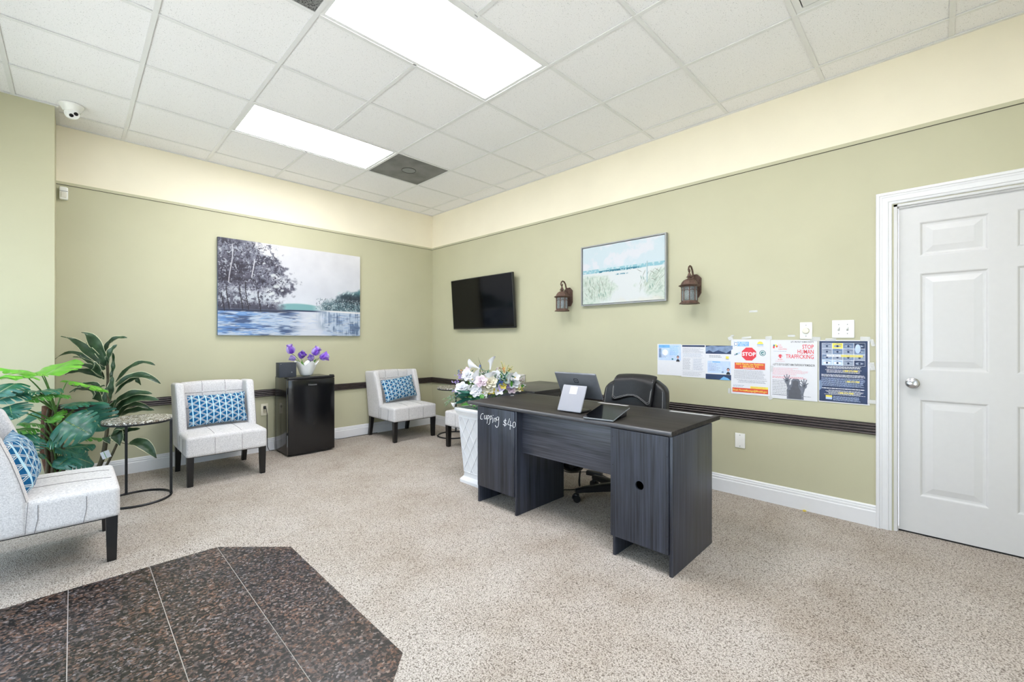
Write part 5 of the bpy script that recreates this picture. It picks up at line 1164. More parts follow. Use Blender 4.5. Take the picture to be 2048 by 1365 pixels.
# local: front (towards the customer) is -y
def f(x, y, z): return (x, y + z * .46, z)
mb = MB(); mb.rbox((-.089, -.040, .004), (.089, -.026, .165), .0125, 4, fn=f); mb.build('stand_plate', plain('white_stand', rgb(158, 158, 166), .35, var=.01), t)
mb = MB(); mb.rbox((-.086, -.026, .002), (.086, .10, .012), .006, 3); mb.build('stand_foot', 'black', t)
mb = MB(); mb.rbox((-.05, .022, .095), (.05, .086, .135), .012, 3); mb.build('hinge_arm', 'black', t)
mb = MB(); mb.box((-.026, -.0415, .112), (.028, -.0405, .158)); mb.v = [f(*p) for p in mb.v]; mb.build('sticker', 'paper', t, smooth=0)
Ms = Matrix.Translation((-.01, .095, .160)) @ Matrix.Rotation(R(29.5), 4, 'X')
mb = MB(); mb.rbox((-.158, -.009, -.098), (.158, .007, .098), .009, 3); mb.xf(0, Ms); scr = mb.build('tablet', plain('graphite_shell', rgb(112, 114, 120), .38, metal=.2, var=.04), t)
mb = MB(); mb.box((-.150, .0066, -.090), (.150, .0078, .090)); mb.xf(0, Ms); mb.build('screen', 'screen', t, smooth=0)
mb = MB(); lg = lambda r, y: [(sx * r * .0011, y, .042 + sz * r * .0011) for sx, sz in ((-16, -11), (-11, -16), (11, -16), (16, -11), (16, 11), (11, 16), (-11, 16), (-16, 11))]
a_, b_ = lg(1, -.0094), lg(.66, -.0094); mb.add(a_ + b_, [(k, (k + 1) % 8, (k + 1) % 8 + 8, k + 8) for k in range(8)]); mb.add(lg(.26, -.0094), [tuple(range(8))]); mb.xf(0, Ms); mb.build('emblem', 'ink', t, smooth=0)
t = thing('card_tablet', 'flat black customer tablet lying tilted on the desk beside the terminal', 'tablet', (-1.365, -3.715, DT + .001), R(-90 + 8))
def f(x, y, z): return (x, y, z + (y + .11) * .17)
mb = MB(); mb.rbox((-.094, -.120, .002), (.094, .128, .012), .005, 2, fn=f); mb.build('shell', 'plastic_grey', t)
mb = MB(); mb.box((-.0925, -.1175, .0118), (.0925, .1265, .0130)); mb.v = [f(*p) for p in mb.v]; mb.build('glass_face', 'screen', t, smooth=0)
mb = MB(); mb.rbox((-.080, .02, 0), (.080, .115, .030), .006, 2); mb.build('wedge_foot', 'black', t)
mb = MB(); mb.tube(smooth_path([(-.03, .125, .03), (-.06, .16, .02), (-.09, .13, .004), (-.13, .14, .003), (-.17, .11, .003), (-.20, .10, .003)]), .0022, 6); mb.build('cable', 'black', t, smooth=60)
o = MB(); o.prism([(-.022, -.004), (.015, -.008), (.024, .002), (-.006, .008)], 0, .002); o = o.build('paper_scrap', 'paper', smooth=0); p_ = onZ(1024, 792, DT); o.location = (p_.x, p_.y, DT + .0005); tag(o, 'tiny white paper scrap on the desk top beside the flowers', 'scrap')
o = MB(); o.prism([(-.012, -.004), (.004, -.012), (.014, .003), (0, .009), (-.010, .006)], 0, .006); o = o.build('leaf_scrap', 'p_yellow', smooth=0); o.location = (-.030, -4.452, .001); tag(o, 'tiny yellow scrap on the carpet against the white baseboard', 'scrap')

# ================================================================== OFFICE CHAIR AND FLOOR ITEMS
t = thing('office_chair', 'black padded leather office chair with pale stitching behind the desk', 'chair', (-.75, -3.43, 0), R(-90))
for k in range(5):
    a = R(67.5 + 72 * k + 90); dx, dy = math.cos(a), math.sin(a); nx, ny = -dy, dx
    mb = MB(); mb.loft([[(dx * q + nx * w * s1, dy * q + ny * w * s1, zc + hh * s2) for s1, s2 in ((-1, -1), (1, -1), (1, .6), (.5, 1), (-.5, 1), (-1, .6))] for q, w, zc, hh in ((.02, .034, .105, .030), (.12, .028, .102, .026), (.26, .020, .088, .018), (.325, .019, .080, .014))]); mb.build('base_arm', 'black', t, smooth=40)
    mb = MB(); mb.tube([(dx * .318, dy * .318, .09), (dx * .318, dy * .318, .045)], .006, 8); mb.rbox((dx * .318 - .018, dy * .318 - .018, .030), (dx * .318 + .018, dy * .318 + .018, .062), .010, 2)
    for s in (-1, 1): mb.tube([(dx * .318 + nx * s * .012, dy * .318 + ny * s * .012, .0265), (dx * .318 + nx * s * .026, dy * .318 + ny * s * .026, .0265)], .026, 16)
    mb.build('caster', 'black', t, smooth=40)
mb = MB(); mb.lathe([(.036, .07), (.036, .135), (.026, .14), (.026, .28), (.018, .285), (.018, .40), (0, .40)], 20); mb.build('gas_column', 'black', t)
mb = MB(); mb.rbox((-.12, -.13, .395), (.12, .14, .425), .008, 2); mb.build('seat_plate', 'black_metal', t)
mb = MB(); mb.rbox((-.26, -.27, .425), (.26, .22, .535), .045, 4, fn=lambda x, y, z: (x, y, z + .012 * math.cos(x * 5) - .02 * max(0, -(y + .15) * 4) ** 2), sub=4); mb.build('seat', 'leather', t, smooth=60)
def bk(x, y, z):
    k = max(0, (z - .66) / .24); a = abs(x) / .27
    return (x * (1 - .05 * k * k), y - .055 * a * a + (z - .5) * .12, z - .085 * k * a ** 2.6)
mb = MB(); mb.rbox((-.272, .215, .49), (.272, .315, .905), .042, 5, fn=bk, sub=8); back = mb.build('backrest', 'leather', t, smooth=60)
for s in (-1, 1):
    mb = MB(); mb.tube([Vector(bk(s * .245, .214, z)) + Vector((0, .004, 0)) for z in (.53, .6, .68, .76, .82, .86)], .0016, 5); mb.build('stitching', 'thread', back, smooth=60)
def wav(x): return .712 + .030 * math.cos(x / .185 * PI * .9) + .015 * x / .185 * -1
def hp(x, y, z): 
    q = (z - .70) / .215; zz = wav(x) + q * (.918 - wav(x)); x = x * (.82 + .18 * q) if x > 0 else x; r = bk(x, y, zz); return (r[0], r[1] + (.045 * max(0, q - .8) / .2 if q > .8 else 0), zz - .03 * (abs(x) / .27) ** 2.6 * q)
mb = MB(); mb.rbox((-.182, .183, .70), (.182, .225, .915), .018, 4, fn=hp, sub=10); hd = mb.build('head_cushion', 'leather', t, smooth=60)
pts = [(-.170, .88), (-.172, .80), (-.170, .735)] + [(x, .716) for x in (-.15, -.10, -.05, 0, .05, .10, .15)] + [(.170, .735), (.172, .80), (.170, .88)]
for g in (0, .010):
    mb = MB(); mb.tube([Vector(hp(x * (1 - g * 3), .183, z + g)) + Vector((0, -.0006, 0)) for x, z in pts], .0015, 5); mb.build('stitching', 'thread', hd, smooth=60)
BX, BY = -.855, -3.085
t = thing('shoulder_bag', 'rounded glossy black bag with a hanging strap in the shadow under the desk', 'bag', (BX, BY, .16))
mb = MB(); mb.rbox((-.10, -.10, 0), (.10, .09, .27), .085, 6, fn=lambda x, y, z: (x * (.9 + .1 * math.sin(z * 9)), y, z)); mb.build('body', 'black_gloss', t, smooth=60)
mb = MB(); mb.tube(smooth_path([(-.02, -.05, .25), (-.02, -.04, .40), (0, 0, .525), (.02, .04, .42), (.02, .05, .25)]), .008, 8, flat=.5); mb.build('handle', 'leather', t, smooth=60)
mb = MB(); mb.tube(smooth_path([(.06, -.06, .20), (.10, -.075, .14), (.12, .00, .02), (.135, .03, -.10), (.142, .032, -.155)]), [.010] * 12 + [.013] * 4 + [.008], 8, flat=.5); mb.build('strap', 'leather', t, smooth=60)
t = thing('power_brick', 'black power brick with cable on the carpet behind the desk', 'adapter', (-.385, -2.975, .001), R(-78))
mb = MB(); mb.rbox((-.07, -.026, 0), (.07, .026, .036), .006, 2); mb.build('casing', 'black', t)
mb = MB(); mb.tube(smooth_path([(-.069, 0, .018), (-.12, .02, .008), (-.20, -.05, .004), (-.28, -.03, .004)]), .0035, 6); mb.tube(smooth_path([(.069, 0, .018), (.12, -.01, .006), (.24, -.06, .004), (.36, -.05, .004)]), .0035, 6); mb.build('cable', 'black', t, smooth=60)
o = MB(); o.tube(smooth_path([(-.955, -2.99, .005), (-.88, -3.0, .005), (-.80, -3.07, .005), (-.70, -3.08, .005), (-.60, -3.13, .005), (-.52, -3.25, .005), (-.45, -3.40, .005)]), .0035, 6)
o2 = MB(); o2.tube(smooth_path([(-1.585, -.035, .03), (-1.45, -.03, .024), (-1.36, -.035, .006), (-1.2, -.03, .005), (-1.02, -.03, .005), (-.86, -.03, .005)]), .003, 6)
tag(o2.build('baseboard_cable', 'black', smooth=60), 'thin dark cable lying along the white baseboard right of the fridge', 'cable')
tag(o.build('floor_cable', 'black', smooth=60), 'thin black cable lying across the carpet under the desk', 'cable')

# ================================================================== PLANTER WITH FLOWERS
PX, PY = -1.165, -2.388
t = thing('flower_planter', 'tall tapered white planter with a lattice pattern beside the desk', 'planter', (PX, PY, 0))
prof = [(0, .140), (.022, .140), (.034, .132), (.050, .117), (.075, .1145), (.555, .148), (.566, .152), (.572, .160), (.590, .166), (.596, .172), (.612, .174), (.620, .170), (.622, .150), (.60, .146), (.585, .140)]
def sqr(w, z, r=.018, n=3):
    P = []
    for cx_, cy_, a0 in ((w - r, w - r, 0), (-w + r, w - r, PI / 2), (-w + r, -w + r, PI), (w - r, -w + r, 1.5 * PI)):
        for k in range(n + 1): a = a0 + PI / 2 * k / n; P.append((cx_ + r * math.cos(a), cy_ + r * math.sin(a), z))
    return P
mb = MB(); mb.loft([sqr(w, z) for z, w in prof]); mb.build('pot', 'planter', t, smooth=30)
mb = MB(); mb.loft([sqr(.146, z) for z in (.575, .598)]); mb.build('foam', 'leaf_d', t, smooth=0)
zA, zB = .088, .545
def wat(z): return .1145 + (z - .075) / .48 * .0335
for side in range(4):
    Rz = Matrix.Rotation(PI / 2 * side, 4, 'Z'); mb = MB()
    for sg in (-1, 1):
        for k in range(-3, 5):
            c0 = -.11 + k * .0895
            pts = []
            for q in range(0, 25):
                z = zA + (zB - zA) * q / 24; x = sg * (c0 + (z - zA) * .62); lim = wat(z) - .014
                if abs(x) <= lim: pts.append((x, -wat(z) - .0005, z))
            if len(pts) > 1: mb.tube([pts[0], pts[len(pts) // 2], pts[-1]] if len(pts) > 2 else pts, .0045, 6, flat=.7)
    for s in (-1, 1): mb.tube([(s * (wat(z) - .014), -wat(z) - .0005, z) for z in (zA, zB)], .004, 6)
    mb.tube([(-wat(zB) + .014, -wat(zB) - .0005, zB), (wat(zB) - .014, -wat(zB) - .0005, zB)], .004, 6); mb.tube([(-wat(zA) + .014, -wat(zA) - .0005, zA), (wat(zA) - .014, -wat(zA) - .0005, zA)], .004, 6)
    mb.xf(0, Rz); mb.build('lattice', 'planter', t, smooth=60)
B0 = Vector((PX, PY, .60)); DP = (B0 - CAM).dot(FW)
fl = thing('flower_arrangement', 'mixed artificial bouquet of white callas, roses and lilies in the white planter', 'flowers', B0)
def at(u, v, dd=0.0): return onD(u, v, DP + dd) - B0
def stemto(p): mb = MB(); mb.tube(bez((p.x * .15, p.y * .15, -.005), (p.x * .35, p.y * .35, p.z * .7), p, 5), .0022, 5); mb.build('stem', 'petiole', fl, smooth=60)
TOCAM = -FW
def blossom(u, v, dd, size, mat, n=5, layers=2, d=None, opening=55, centre='p_yellow', cup=.35, wid=.86):
    p = at(u, v, dd); stemto(p); dr = Vector(d) if d else (TOCAM * 1.0 + Vector((p.x, p.y, 0)) * 1.2 + Vector((0, 0, .55))); mb = MB()
    for L in range(layers):
        for k in range(n): petal_mesh(mb, dir_mat(p, dr, 2 * PI * (k + .5 * L) / n) @ Matrix.Rotation(R(opening - 26 * L), 4, 'X') @ Matrix.Translation((0, -.004, 0)), size * (1 - .22 * L), size * wid, .18, cup, blunt=.8)
    o = mb.build('blossom', mat, fl, smooth=80, recalc=False)
    if centre: mb = MB(); mb.lathe([(size * .12, 0), (size * .10, size * .16), (0, size * .2)], 8); mb.xf(0, dir_mat(p, dr)); mb.build('flower_centre', centre, o)
def rose(u, v, dd, size, mat, d=None):
    p = at(u, v, dd); stemto(p); dr = Vector(d) if d else (TOCAM + Vector((p.x, p.y, 0)) + Vector((0, 0, .6))); mb = MB()
    for L, (n, op, sc) in enumerate(((6, 62, 1.0), (5, 44, .9), (5, 26, .78), (4, 10, .62), (3, 2, .5))):
        for k in range(n): petal_mesh(mb, dir_mat(p, dr, 2 * PI * (k + .37 * L) / n) @ Matrix.Rotation(R(op), 4, 'X') @ Matrix.Translation((0, -.003, 0)), size * sc, size * sc * .98, .22, .5, blunt=1.0)
    mb.build('rose', mat, fl, smooth=80, recalc=False)
def calla(u0, v0, u1, v1, dd, W, mat='p_white'):
    p, q = at(u0, v0, dd), at(u1, v1, dd - .02); stemto(p); ax = q - p; L = ax.length; M4 = dir_mat(p, ax); mb = MB(); rings = []
    for i in range(9):
        s = i / 8; r = .006 + (W / 2 - .006) * s ** 1.7; ring = []
        for k in range(17):
            a = -2.75 + 5.5 * k / 16; lip = s ** 3 * L * (.28 * math.cos(a) - .10); ring.append(M4 @ Vector((r * math.sin(a) * (1 + .1 * s), -r * math.cos(a) * (1 + .35 * s ** 3), L * s * .86 + lip)))
        rings.append(ring)
    mb.loft(rings, closed=False, cap=False); o = mb.build('calla_lily', mat, fl, smooth=80, recalc=False)
    mb = MB(); mb.tube([M4 @ Vector((0, 0, L * .3)), M4 @ Vector((0, 0, L * .72))], .0035, 6); mb.build('spadix', 'p_yellow', o)
def sprig(u0, v0, u1, v1, dd, mat, n=10, r=.007, bend=.03, leafy='petiole'):
    p, q = at(u0, v0, dd), at(u1, v1, dd); mb = MB(); mid = (p + q) / 2 + Vector((0, 0, bend)); pth = bez(p, mid, q, 8); mb.tube(pth, [.0018] * 8 + [.0008], 5); o = mb.build('sprig', leafy, fl, smooth=60); mb = MB()
    for k in range(n):
        s = .3 + .7 * k / n; b = Vector(pth[min(8, int(s * 8))]) + Vector((RS.randn(), RS.randn(), RS.randn())) * r * 1.1
        for j in range(4): petal_mesh(mb, dir_mat(b, (RS.randn(), RS.randn(), RS.randn() + .3), j), r * 1.5, r * .9, .1, .3, n=2)
    mb.build('floret', mat, o, smooth=80, recalc=False)
def fleaf(u0, v0, u1, v1, dd, W, mat='leaf_m', up=(0, 0, 1)):
    p, q = at(u0, v0, dd), at(u1, v1, dd - .03); ax = (q - p); L = ax.length; yv = ax.normalized(); xv = yv.cross(Vector(up) + TOCAM * .8).normalized(); zv = xv.cross(yv)
    M4 = Matrix.Translation(p) @ Matrix((xv, zv, yv)).transposed().to_4x4(); mb = MB(); petal_mesh(mb, M4, L, W, -.12, .25, n=6); mb.build('leaf', mat, fl, smooth=80, recalc=False)
def blades(u0, v0, targets, dd, mat, w=.0018):
    for (u1, v1) in targets: p, q = at(u0, v0, dd), at(u1, v1, dd); mb = MB(); mb.tube(bez(p, (p + q) / 2 + Vector((0, 0, .015)), q, 6), [w] * 5 + [w * .6, w * .25], 5); mb.build('grass_blade', mat, fl, smooth=60)
# greenery first
for k in range(26):
    u0, v0 = 936 + 22 * RS.rand(), 786 + 14 * RS.rand(); an = 2.2 + 1.9 * RS.rand(); L_ = 16 + 12 * RS.rand()
    fleaf(u0, v0, u0 + L_ * math.cos(an) * 1.1, v0 + L_ * math.sin(an) * .55, -.06 + .10 * RS.rand(), .026 + .014 * RS.rand(), ('leaf_d', 'leaf_m', 'leaf_d')[k % 3])
for k in range(30):
    u0, v0 = 930 + 100 * RS.rand(), 750 + 26 * RS.rand(); an = 6.28 * RS.rand(); L_ = 12 + 8 * RS.rand()
    fleaf(u0, v0, u0 + L_ * math.cos(an), v0 - abs(L_ * math.sin(an)) * .8, -.04 + .12 * RS.rand(), .022, ('leaf_d', 'leaf_m', 'p_sage')[k % 3])
for a in ((935, 800, 905, 812, 0, .034, 'leaf_d'), (945, 806, 921, 814, -.04, .036, 'leaf_m'), (950, 796, 928, 786, -.02, .034, 'leaf_m'), (955, 803, 936, 812, -.08, .032, 'leaf_m'), (930, 790, 912, 797, 0, .055, 'leaf_d'), (958, 800, 946, 816, -.10, .05, 'leaf_m'), (966, 795, 943, 796, -.06, .06, 'leaf_d'),
          (940, 775, 944, 760, .02, .05, 'leaf_m'), (1000, 770, 1003, 745, .05, .06, 'leaf_m'), (996, 762, 992, 745, .06, .06, 'leaf_m'), (1008, 770, 1012, 752, .03, .05, 'leaf_d'), (938, 750, 940, 738, .05, .05, 'leaf_m'), (975, 786, 972, 792, -.02, .05, 'leaf_m'), (962, 790, 966, 800, -.1, .04, 'leaf_m'), (1040, 778, 1050, 772, .08, .05, 'leaf_m'), (948, 782, 950, 768, 0, .05, 'leaf_d'), (1010, 778, 1020, 782, .08, .04, 'leaf_m'), (958, 812, 955, 822, -.1, .025, 'leaf_d')): fleaf(*a)
for a in ((925, 785, 890, 815, .05, 'p_sage', 16, .006), (928, 788, 893, 806, -.02, 'p_lilac', 8, .005), (926, 790, 900, 815, -.03, 'p_sage', 12, .005), (925, 785, 893, 800, .02, 'p_sage', 14, .006), (922, 792, 888, 812, .0, 'p_sage', 14, .006), (928, 780, 898, 785, .03, 'p_sage', 12, .006), (930, 795, 884, 800, .04, 'p_sage', 12, .005), (925, 770, 914, 746, .03, 'p_lilac', 14, .009), (928, 778, 905, 764, .03, 'p_lilac', 12, .009), (925, 785, 903, 782, 0, 'p_lilac', 10, .009),
          (935, 760, 920, 738, .05, 'p_orange', 9, .008), (936, 765, 922, 750, .05, 'p_orange', 8, .008), (930, 755, 914, 742, .07, 'p_blue', 8, .007), (960, 745, 962, 735, .05, 'p_blue', 8, .008), (995, 770, 999, 766, -.02, 'p_blue', 10, .009), (1003, 772, 1006, 766, -.02, 'p_blue', 8, .008), (1010, 780, 1005, 772, .02, 'p_yellow', 8, .007),
          (1000, 760, 1009, 738, .06, 'p_orange', 9, .009), (1008, 758, 1024, 738, .08, 'p_rust', 12, .006), (1005, 756, 1000, 736, .08, 'p_rust', 10, .006), (1010, 770, 1030, 752, .06, 'p_rust', 12, .006), (1030, 765, 1052, 752, .10, 'p_pink', 12, .006), (1030, 770, 1048, 765, .10, 'p_rust', 12, .006), (1035, 775, 1054, 775, .08, 'p_white', 7, .007), (1030, 778, 1050, 784, .06, 'p_yellow', 9, .008), (1030, 775, 1040, 760, .1, 'p_pink', 10, .006),
          (990, 750, 996, 736, .06, 'p_pink', 10, .007), (965, 756, 970, 748, .05, 'p_sage', 12, .007), (975, 752, 966, 742, .05, 'p_sage', 12, .006), (935, 770, 925, 760, .02, 'p_sage', 10, .006)): sprig(*a)
blades(970, 760, [(956, 715), (968, 742), (950, 726)], .04, 'stem'); blades(1008, 755, [(1003, 722), (1009, 725), (1012, 730), (1022, 734), (1028, 735)], .06, 'p_yellow')
for a in ((1010, 752, 1002, 724), (1010, 755, 1018, 730), (1010, 756, 1026, 733)): sprig(*a, .06, 'p_yellow', 6, .004)
calla(959, 738, 934, 725, .02, .058); calla(980, 740, 984, 712, .02, .048); calla(958, 768, 950, 740, -.02, .062); calla(970, 770, 983, 741, -.03, .066); calla(1016, 768, 1020, 744, .0, .05); calla(960, 790, 966, 800, -.06, .05, 'p_cream')
calla(938, 785, 935, 768, -.02, .06); calla(946, 790, 942, 772, -.04, .05)
rose(924, 778, -.02, .062, 'p_white'); rose(935, 752, .0, .055, 'p_white'); rose(980, 765, -.04, .066, 'p_cream'); rose(975, 777, -.03, .066, 'p_cream'); rose(1026, 767, .06, .060, 'p_white'); rose(1022, 779, .06, .05, 'p_pink'); rose(952, 785, -.07, .052, 'p_white'); rose(992, 752, .03, .05, 'p_white')
rose(962, 764, -.07, .058, 'p_pink'); blossom(967, 760, -.09, .02, 'p_pink', 5, 1, centre='ink_pink'); blossom(935, 742, .04, .035, 'p_pink', 5, 1); blossom(996, 782, .0, .062, 'p_white', 6, 1, opening=48, wid=.7); blossom(1033, 776, .08, .055, 'p_cream', 6, 2); blossom(1014, 760, .05, .058, 'p_white', 6, 1, opening=50); blossom(966, 786, -.05, .05, 'p_white', 5, 2); blossom(955, 776, -.06, .05, 'p_white', 5, 2); blossom(1030, 756, .06, .05, 'p_white', 5, 1, opening=40); blossom(1006, 773, .0, .035, 'p_yellow', 5, 1); calla(912, 806, 903, 812, -.02, .045); blossom(982, 783, -.03, .04, 'p_yellow', 5, 1); blossom(945, 760, .0, .04, 'p_white', 5, 2); blossom(1002, 776, .0, .035, 'p_lilac', 5, 1); blossom(1018, 772, .04, .035, 'p_lilac', 5, 1)

# ================================================================== LEAFY PLANTS
def pot(t, r, h):
    mb = MB(); mb.lathe([(r * .78, 0), (r, h), (r * 1.05, h), (r * 1.05, h - .02), (r * .96, h - .02), (r * .96, h - .01), (r * .90, h - .012), (r * .88, h - .03)], 28); mb.build('pot', 'black', t)
    mb = MB(); mb.lathe([(r * .93, h - .035), (r * .5, h - .028), (0, h - .024)], 24); mb.build('soil', 'soil', t)
MX, MY = -3.66, -.80
mon = thing('monstera_plant', 'tall split-leaf monstera plant with a brown pole in front of the pier', 'plant', (MX, MY, 0)); pot(mon, .125, .22)
mb = MB(); pole = [onY(98, 812, MY), onY(97, 850, MY), onY(95, 900, MY)]; pole = [Vector((p.x - MX, p.y - MY, p.z)) for p in pole] + [Vector((0, 0, .2))]
mb.tube(pole, [.034, .036, .038, .04], 12); mb.build('moss_pole', 'bark', mon, smooth=60)
for dx in (-.045, -.02, .035): mb = MB(); mb.tube([Vector((dx + .01 * math.sin(z * 20), -.045, z)) for z in (.19, .35, .5, .62, .72)], [.009, .009, .008, .007, .006], 7); mb.build('stem', 'stem', mon, smooth=60)
def monstera_leaf(base, tip, W, mat, tilt=.25, droop=.12, n=6, split=True):
    y = (tip - base); L = y.length; y.normalize(); up = (Vector((0, 0, 1)) + TOCAM * tilt); x = y.cross(up)
    if x.length < .1: x = RT.copy()
    x.normalize(); z = x.cross(y); M4 = Matrix.Translation(base) @ Matrix((x, y, z)).transposed().to_4x4(); mb = MB()
    def wd(s): return W / 2 * (max(0, math.sin(PI * min(1, .16 + s * .84))) ** .75) * (1.08 - .18 * s)
    def P(sx, s, q):  # q in 0..1 across
        w = wd(s); adv = .16 * q * q * L * (1 - s * .6) - (.12 * L * q ** 1.5 if s < .12 else 0)
        return M4 @ Vector((sx * w * q, L * s + adv * .8, W * .10 * q - W * .16 * q * q - droop * L * s * s + .006 * math.sin(s * 14) * q))
    for sx in (-1, 1):
        for k in range(n):
            s0, s1 = k / n, (k + 1) / n; gap = (.20 if tilt < .4 else .30) * (s1 - s0) if split and 0 < k < n - 1 else 0
            sm = (s0 + s1) / 2; vs = []
            for sa, e in ((s0, gap), (s0 * .5 + sm * .5, gap * .5), (sm, 0), (s1 * .5 + sm * .5, -gap * .1), (s1, -gap * .2)):
                for q in (.03, .2, .4, .54, .66, .80, .92, 1.0):
                    qq = max(0, min(1, (q - .5) / .22)); vs.append(P(sx, sa + e * qq * qq * (3 - 2 * qq), q * (1 - (.05 if e in (gap, -gap * .2) and gap and q == 1.0 else 0))))
            mb.add(vs, [(r * 8 + c, r * 8 + c + 1, (r + 1) * 8 + c + 1, (r + 1) * 8 + c) for r in range(4) for c in range(7)])
    up_ = z * .0015
    for s in range(8):
        a, b = s / 8, (s + 1) / 8; w_ = .0022 * (1 - a * .8)
        pa, pb = M4 @ Vector((0, L * a, -droop * L * a * a)), M4 @ Vector((0, L * b, -droop * L * b * b))
        mb.add([pa - x * w_ + up_, pa + x * w_ + up_, pb + x * w_ * .9 + up_, pb - x * w_ * .9 + up_], [(0, 1, 2, 3)], 1)
    for k in range(1, n):
        for sx in (-1, 1):
            s = k / n - .04; pa = M4 @ Vector((0, L * s, -droop * L * s * s)) + up_; pb = P(sx, min(1, s + .05), .8) + up_; d = (pb - pa).normalized().cross(z) * .0006
            pm = P(sx, s + .02, .42) + up_; mb.add([pa - d, pa + d, pm + d, pm - d, pb + d * .4, pb - d * .4], [(0, 1, 2, 3), (3, 2, 4, 5)], 1)
    return mb.build('leaf', [mat, 'vein'], mon, smooth=80, recalc=False, merge=True)
MO = Vector((MX, MY, 0))
ML = [  # base px, tip px, depth of base and tip, width, material, tilt
 ((84, 752), (-2, 731), -.95, -1.05, .24, 'leaf_lit', .05), ((88, 752), (149, 714), -.92, -.72, .20, 'leaf_lit', .30), ((134, 763), (216, 776), -.84, -.72, .22, 'leaf_lit', .28), ((58, 758), (12, 748), -1.02, -1.10, .20, 'leaf_lit', .0),
 ((78, 785), (122, 776), -.98, -.95, .22, 'leaf_d', .02), ((76, 785), (30, 778), -1.0, -1.02, .22, 'leaf_d', .0), ((99, 790), (140, 790), -.98, -.95, .22, 'leaf_m', .0), ((97, 791), (54, 798), -1.0, -1.04, .20, 'leaf_m', .0),
 ((40, 786), (-14, 800), -1.0, -1.08, .24, 'leaf_d', .25), ((30, 768), (-12, 788), -1.02, -1.10, .22, 'leaf_d', .5), ((8, 818), (-30, 836), -1.0, -1.05, .26, 'leaf_d', .5), ((20, 812), (24, 836), -1.05, -1.12, .16, 'leaf_d', .7),
 ((128, 842), (184, 868), -.98, -1.02, .26, 'leaf_d', .75), ((172, 818), (204, 864), -.66, -.64, .24, 'leaf_d', .95), ((168, 806), (208, 803), -.80, -.72, .20, 'leaf_d', .05), ((166, 806), (130, 812), -.82, -.88, .18, 'leaf_d', .05),
 ((95, 846), (127, 817), -.88, -.84, .10, 'leaf_lit', .5), ((112, 846), (158, 823), -.72, -.66, .18, 'leaf_m', .3), ((80, 850), (41, 846), -.94, -.98, .18, 'leaf_m', .1), ((70, 858), (12, 862), -.94, -1.0, .20, 'leaf_m', .1), ((58, 866), (22, 880), -.96, -1.0, .24, 'leaf_d', .6),
 ((58, 876), (44, 904), -.94, -.96, .22, 'leaf_d', .9), ((46, 872), (28, 872), -.90, -.96, .2, 'leaf_d', .5), ((80, 908), (45, 913), -.90, -.94, .18, 'leaf_d', .1), ((98, 880), (130, 876), -1.0, -1.02, .16, 'leaf_d', .5), ((140, 874), (204, 874), -.60, -.56, .18, 'leaf_m', .05),
 ((118, 900), (188, 886), -.66, -.62, .22, 'leaf_d', .2), ((108, 896), (165, 906), -.86, -.84, .2, 'leaf_d', .2), ((138, 912), (190, 926), -.86, -.84, .24, 'leaf_d', .6), ((140, 914), (112, 934), -.88, -.92, .22, 'leaf_d', .8), ((76, 838), (62, 826), -.66, -.60, .16, 'leaf_d', .6)]
for (b, tp, yb, yt, W, mt, tl) in ML:
    pb, pt = onY(*b, yb) - MO, onY(*tp, yt) - MO; monstera_leaf(pb, pt, W * 1.22, mt, tl, .10)
    root = Vector((0, -.03, max(.2, min(.70, pb.z - .16)))); mid = (root + pb) / 2 + Vector((0, 0, .035)); mb = MB(); mb.tube(bez(root, mid, pb, 7), [.0055, .005, .005, .0045, .004, .004, .0035, .003], 6); mb.build('petiole', 'petiole', mon, smooth=60)
DX, DYY = -3.465, -.33
dr = thing('dracaena_plant', 'tall dracaena with cream-edged dark leaves and a white price tag', 'plant', (DX, DYY, 0)); pot(dr, .085, .13); DO = Vector((DX, DYY, 0))
def dp(u, v, y=DYY): return onY(u, v, y) - DO
mb = MB(); mb.tube(smooth_path([Vector((0, 0, .1)), dp(204, 920), dp(213, 870), dp(216, 820), dp(216, 760), dp(214, 710)]), [.016] * 8 + [.013] * 8 + [.009] * 4 + [.006], 10); mb.build('cane', 'stem', dr, smooth=60)
mb = MB(); mb.tube(smooth_path([Vector((.04, -.03, .1)), dp(219, 920, -.38), dp(231, 895, -.38), dp(236, 884, -.38)]), .009, 8); mb.build('cane', 'stem', dr, smooth=60)
def blade(pts, W, tw=0.0, ys=None, mat='drac'):
    P = [dp(*q) for q in pts]; path = bez(P[0], P[1] * 2 - (P[0] + P[2]) / 2, P[2], 14) if len(P) == 3 else smooth_path(P, 5); n = len(path) - 1; mb = MB(); vs = []
    for i, p in enumerate(path):
        s = i / n; t_ = (path[min(i + 1, n)] - path[max(i - 1, 0)]).normalized(); nr = (Vector((0, 0, 1)) * (1 - abs(t_.z) * .5) + TOCAM * (.75 + tw) + RT * tw); sd = t_.cross(nr).normalized(); nn = sd.cross(t_)
        w = W / 2 * math.sin(PI * min(1, .06 + .94 * s)) ** .62 * (1 if s < .5 else 1 - .25 * (s - .5)) ; w = max(w, .003)
        for k in (-1, -.90, -.45, 0, .45, .90, 1): vs.append(p + sd * w * k + nn * (abs(k) * w * .42 + .004 * math.sin(s * 17 + k * 2)))
    for i in range(n):
        for k in range(6):
            mb.f.append(None); mb.f.pop(); mb.add([vs[i * 7 + k], vs[i * 7 + k + 1], vs[(i + 1) * 7 + k + 1], vs[(i + 1) * 7 + k]], [(0, 1, 2, 3)], 1 if k in (0, 5) or (k in (2,) and 2 < i < n - 4 and W > .06) and False else 0)
    return mb.build('leaf', [mat, 'margin'], dr, smooth=80, recalc=False, merge=True)
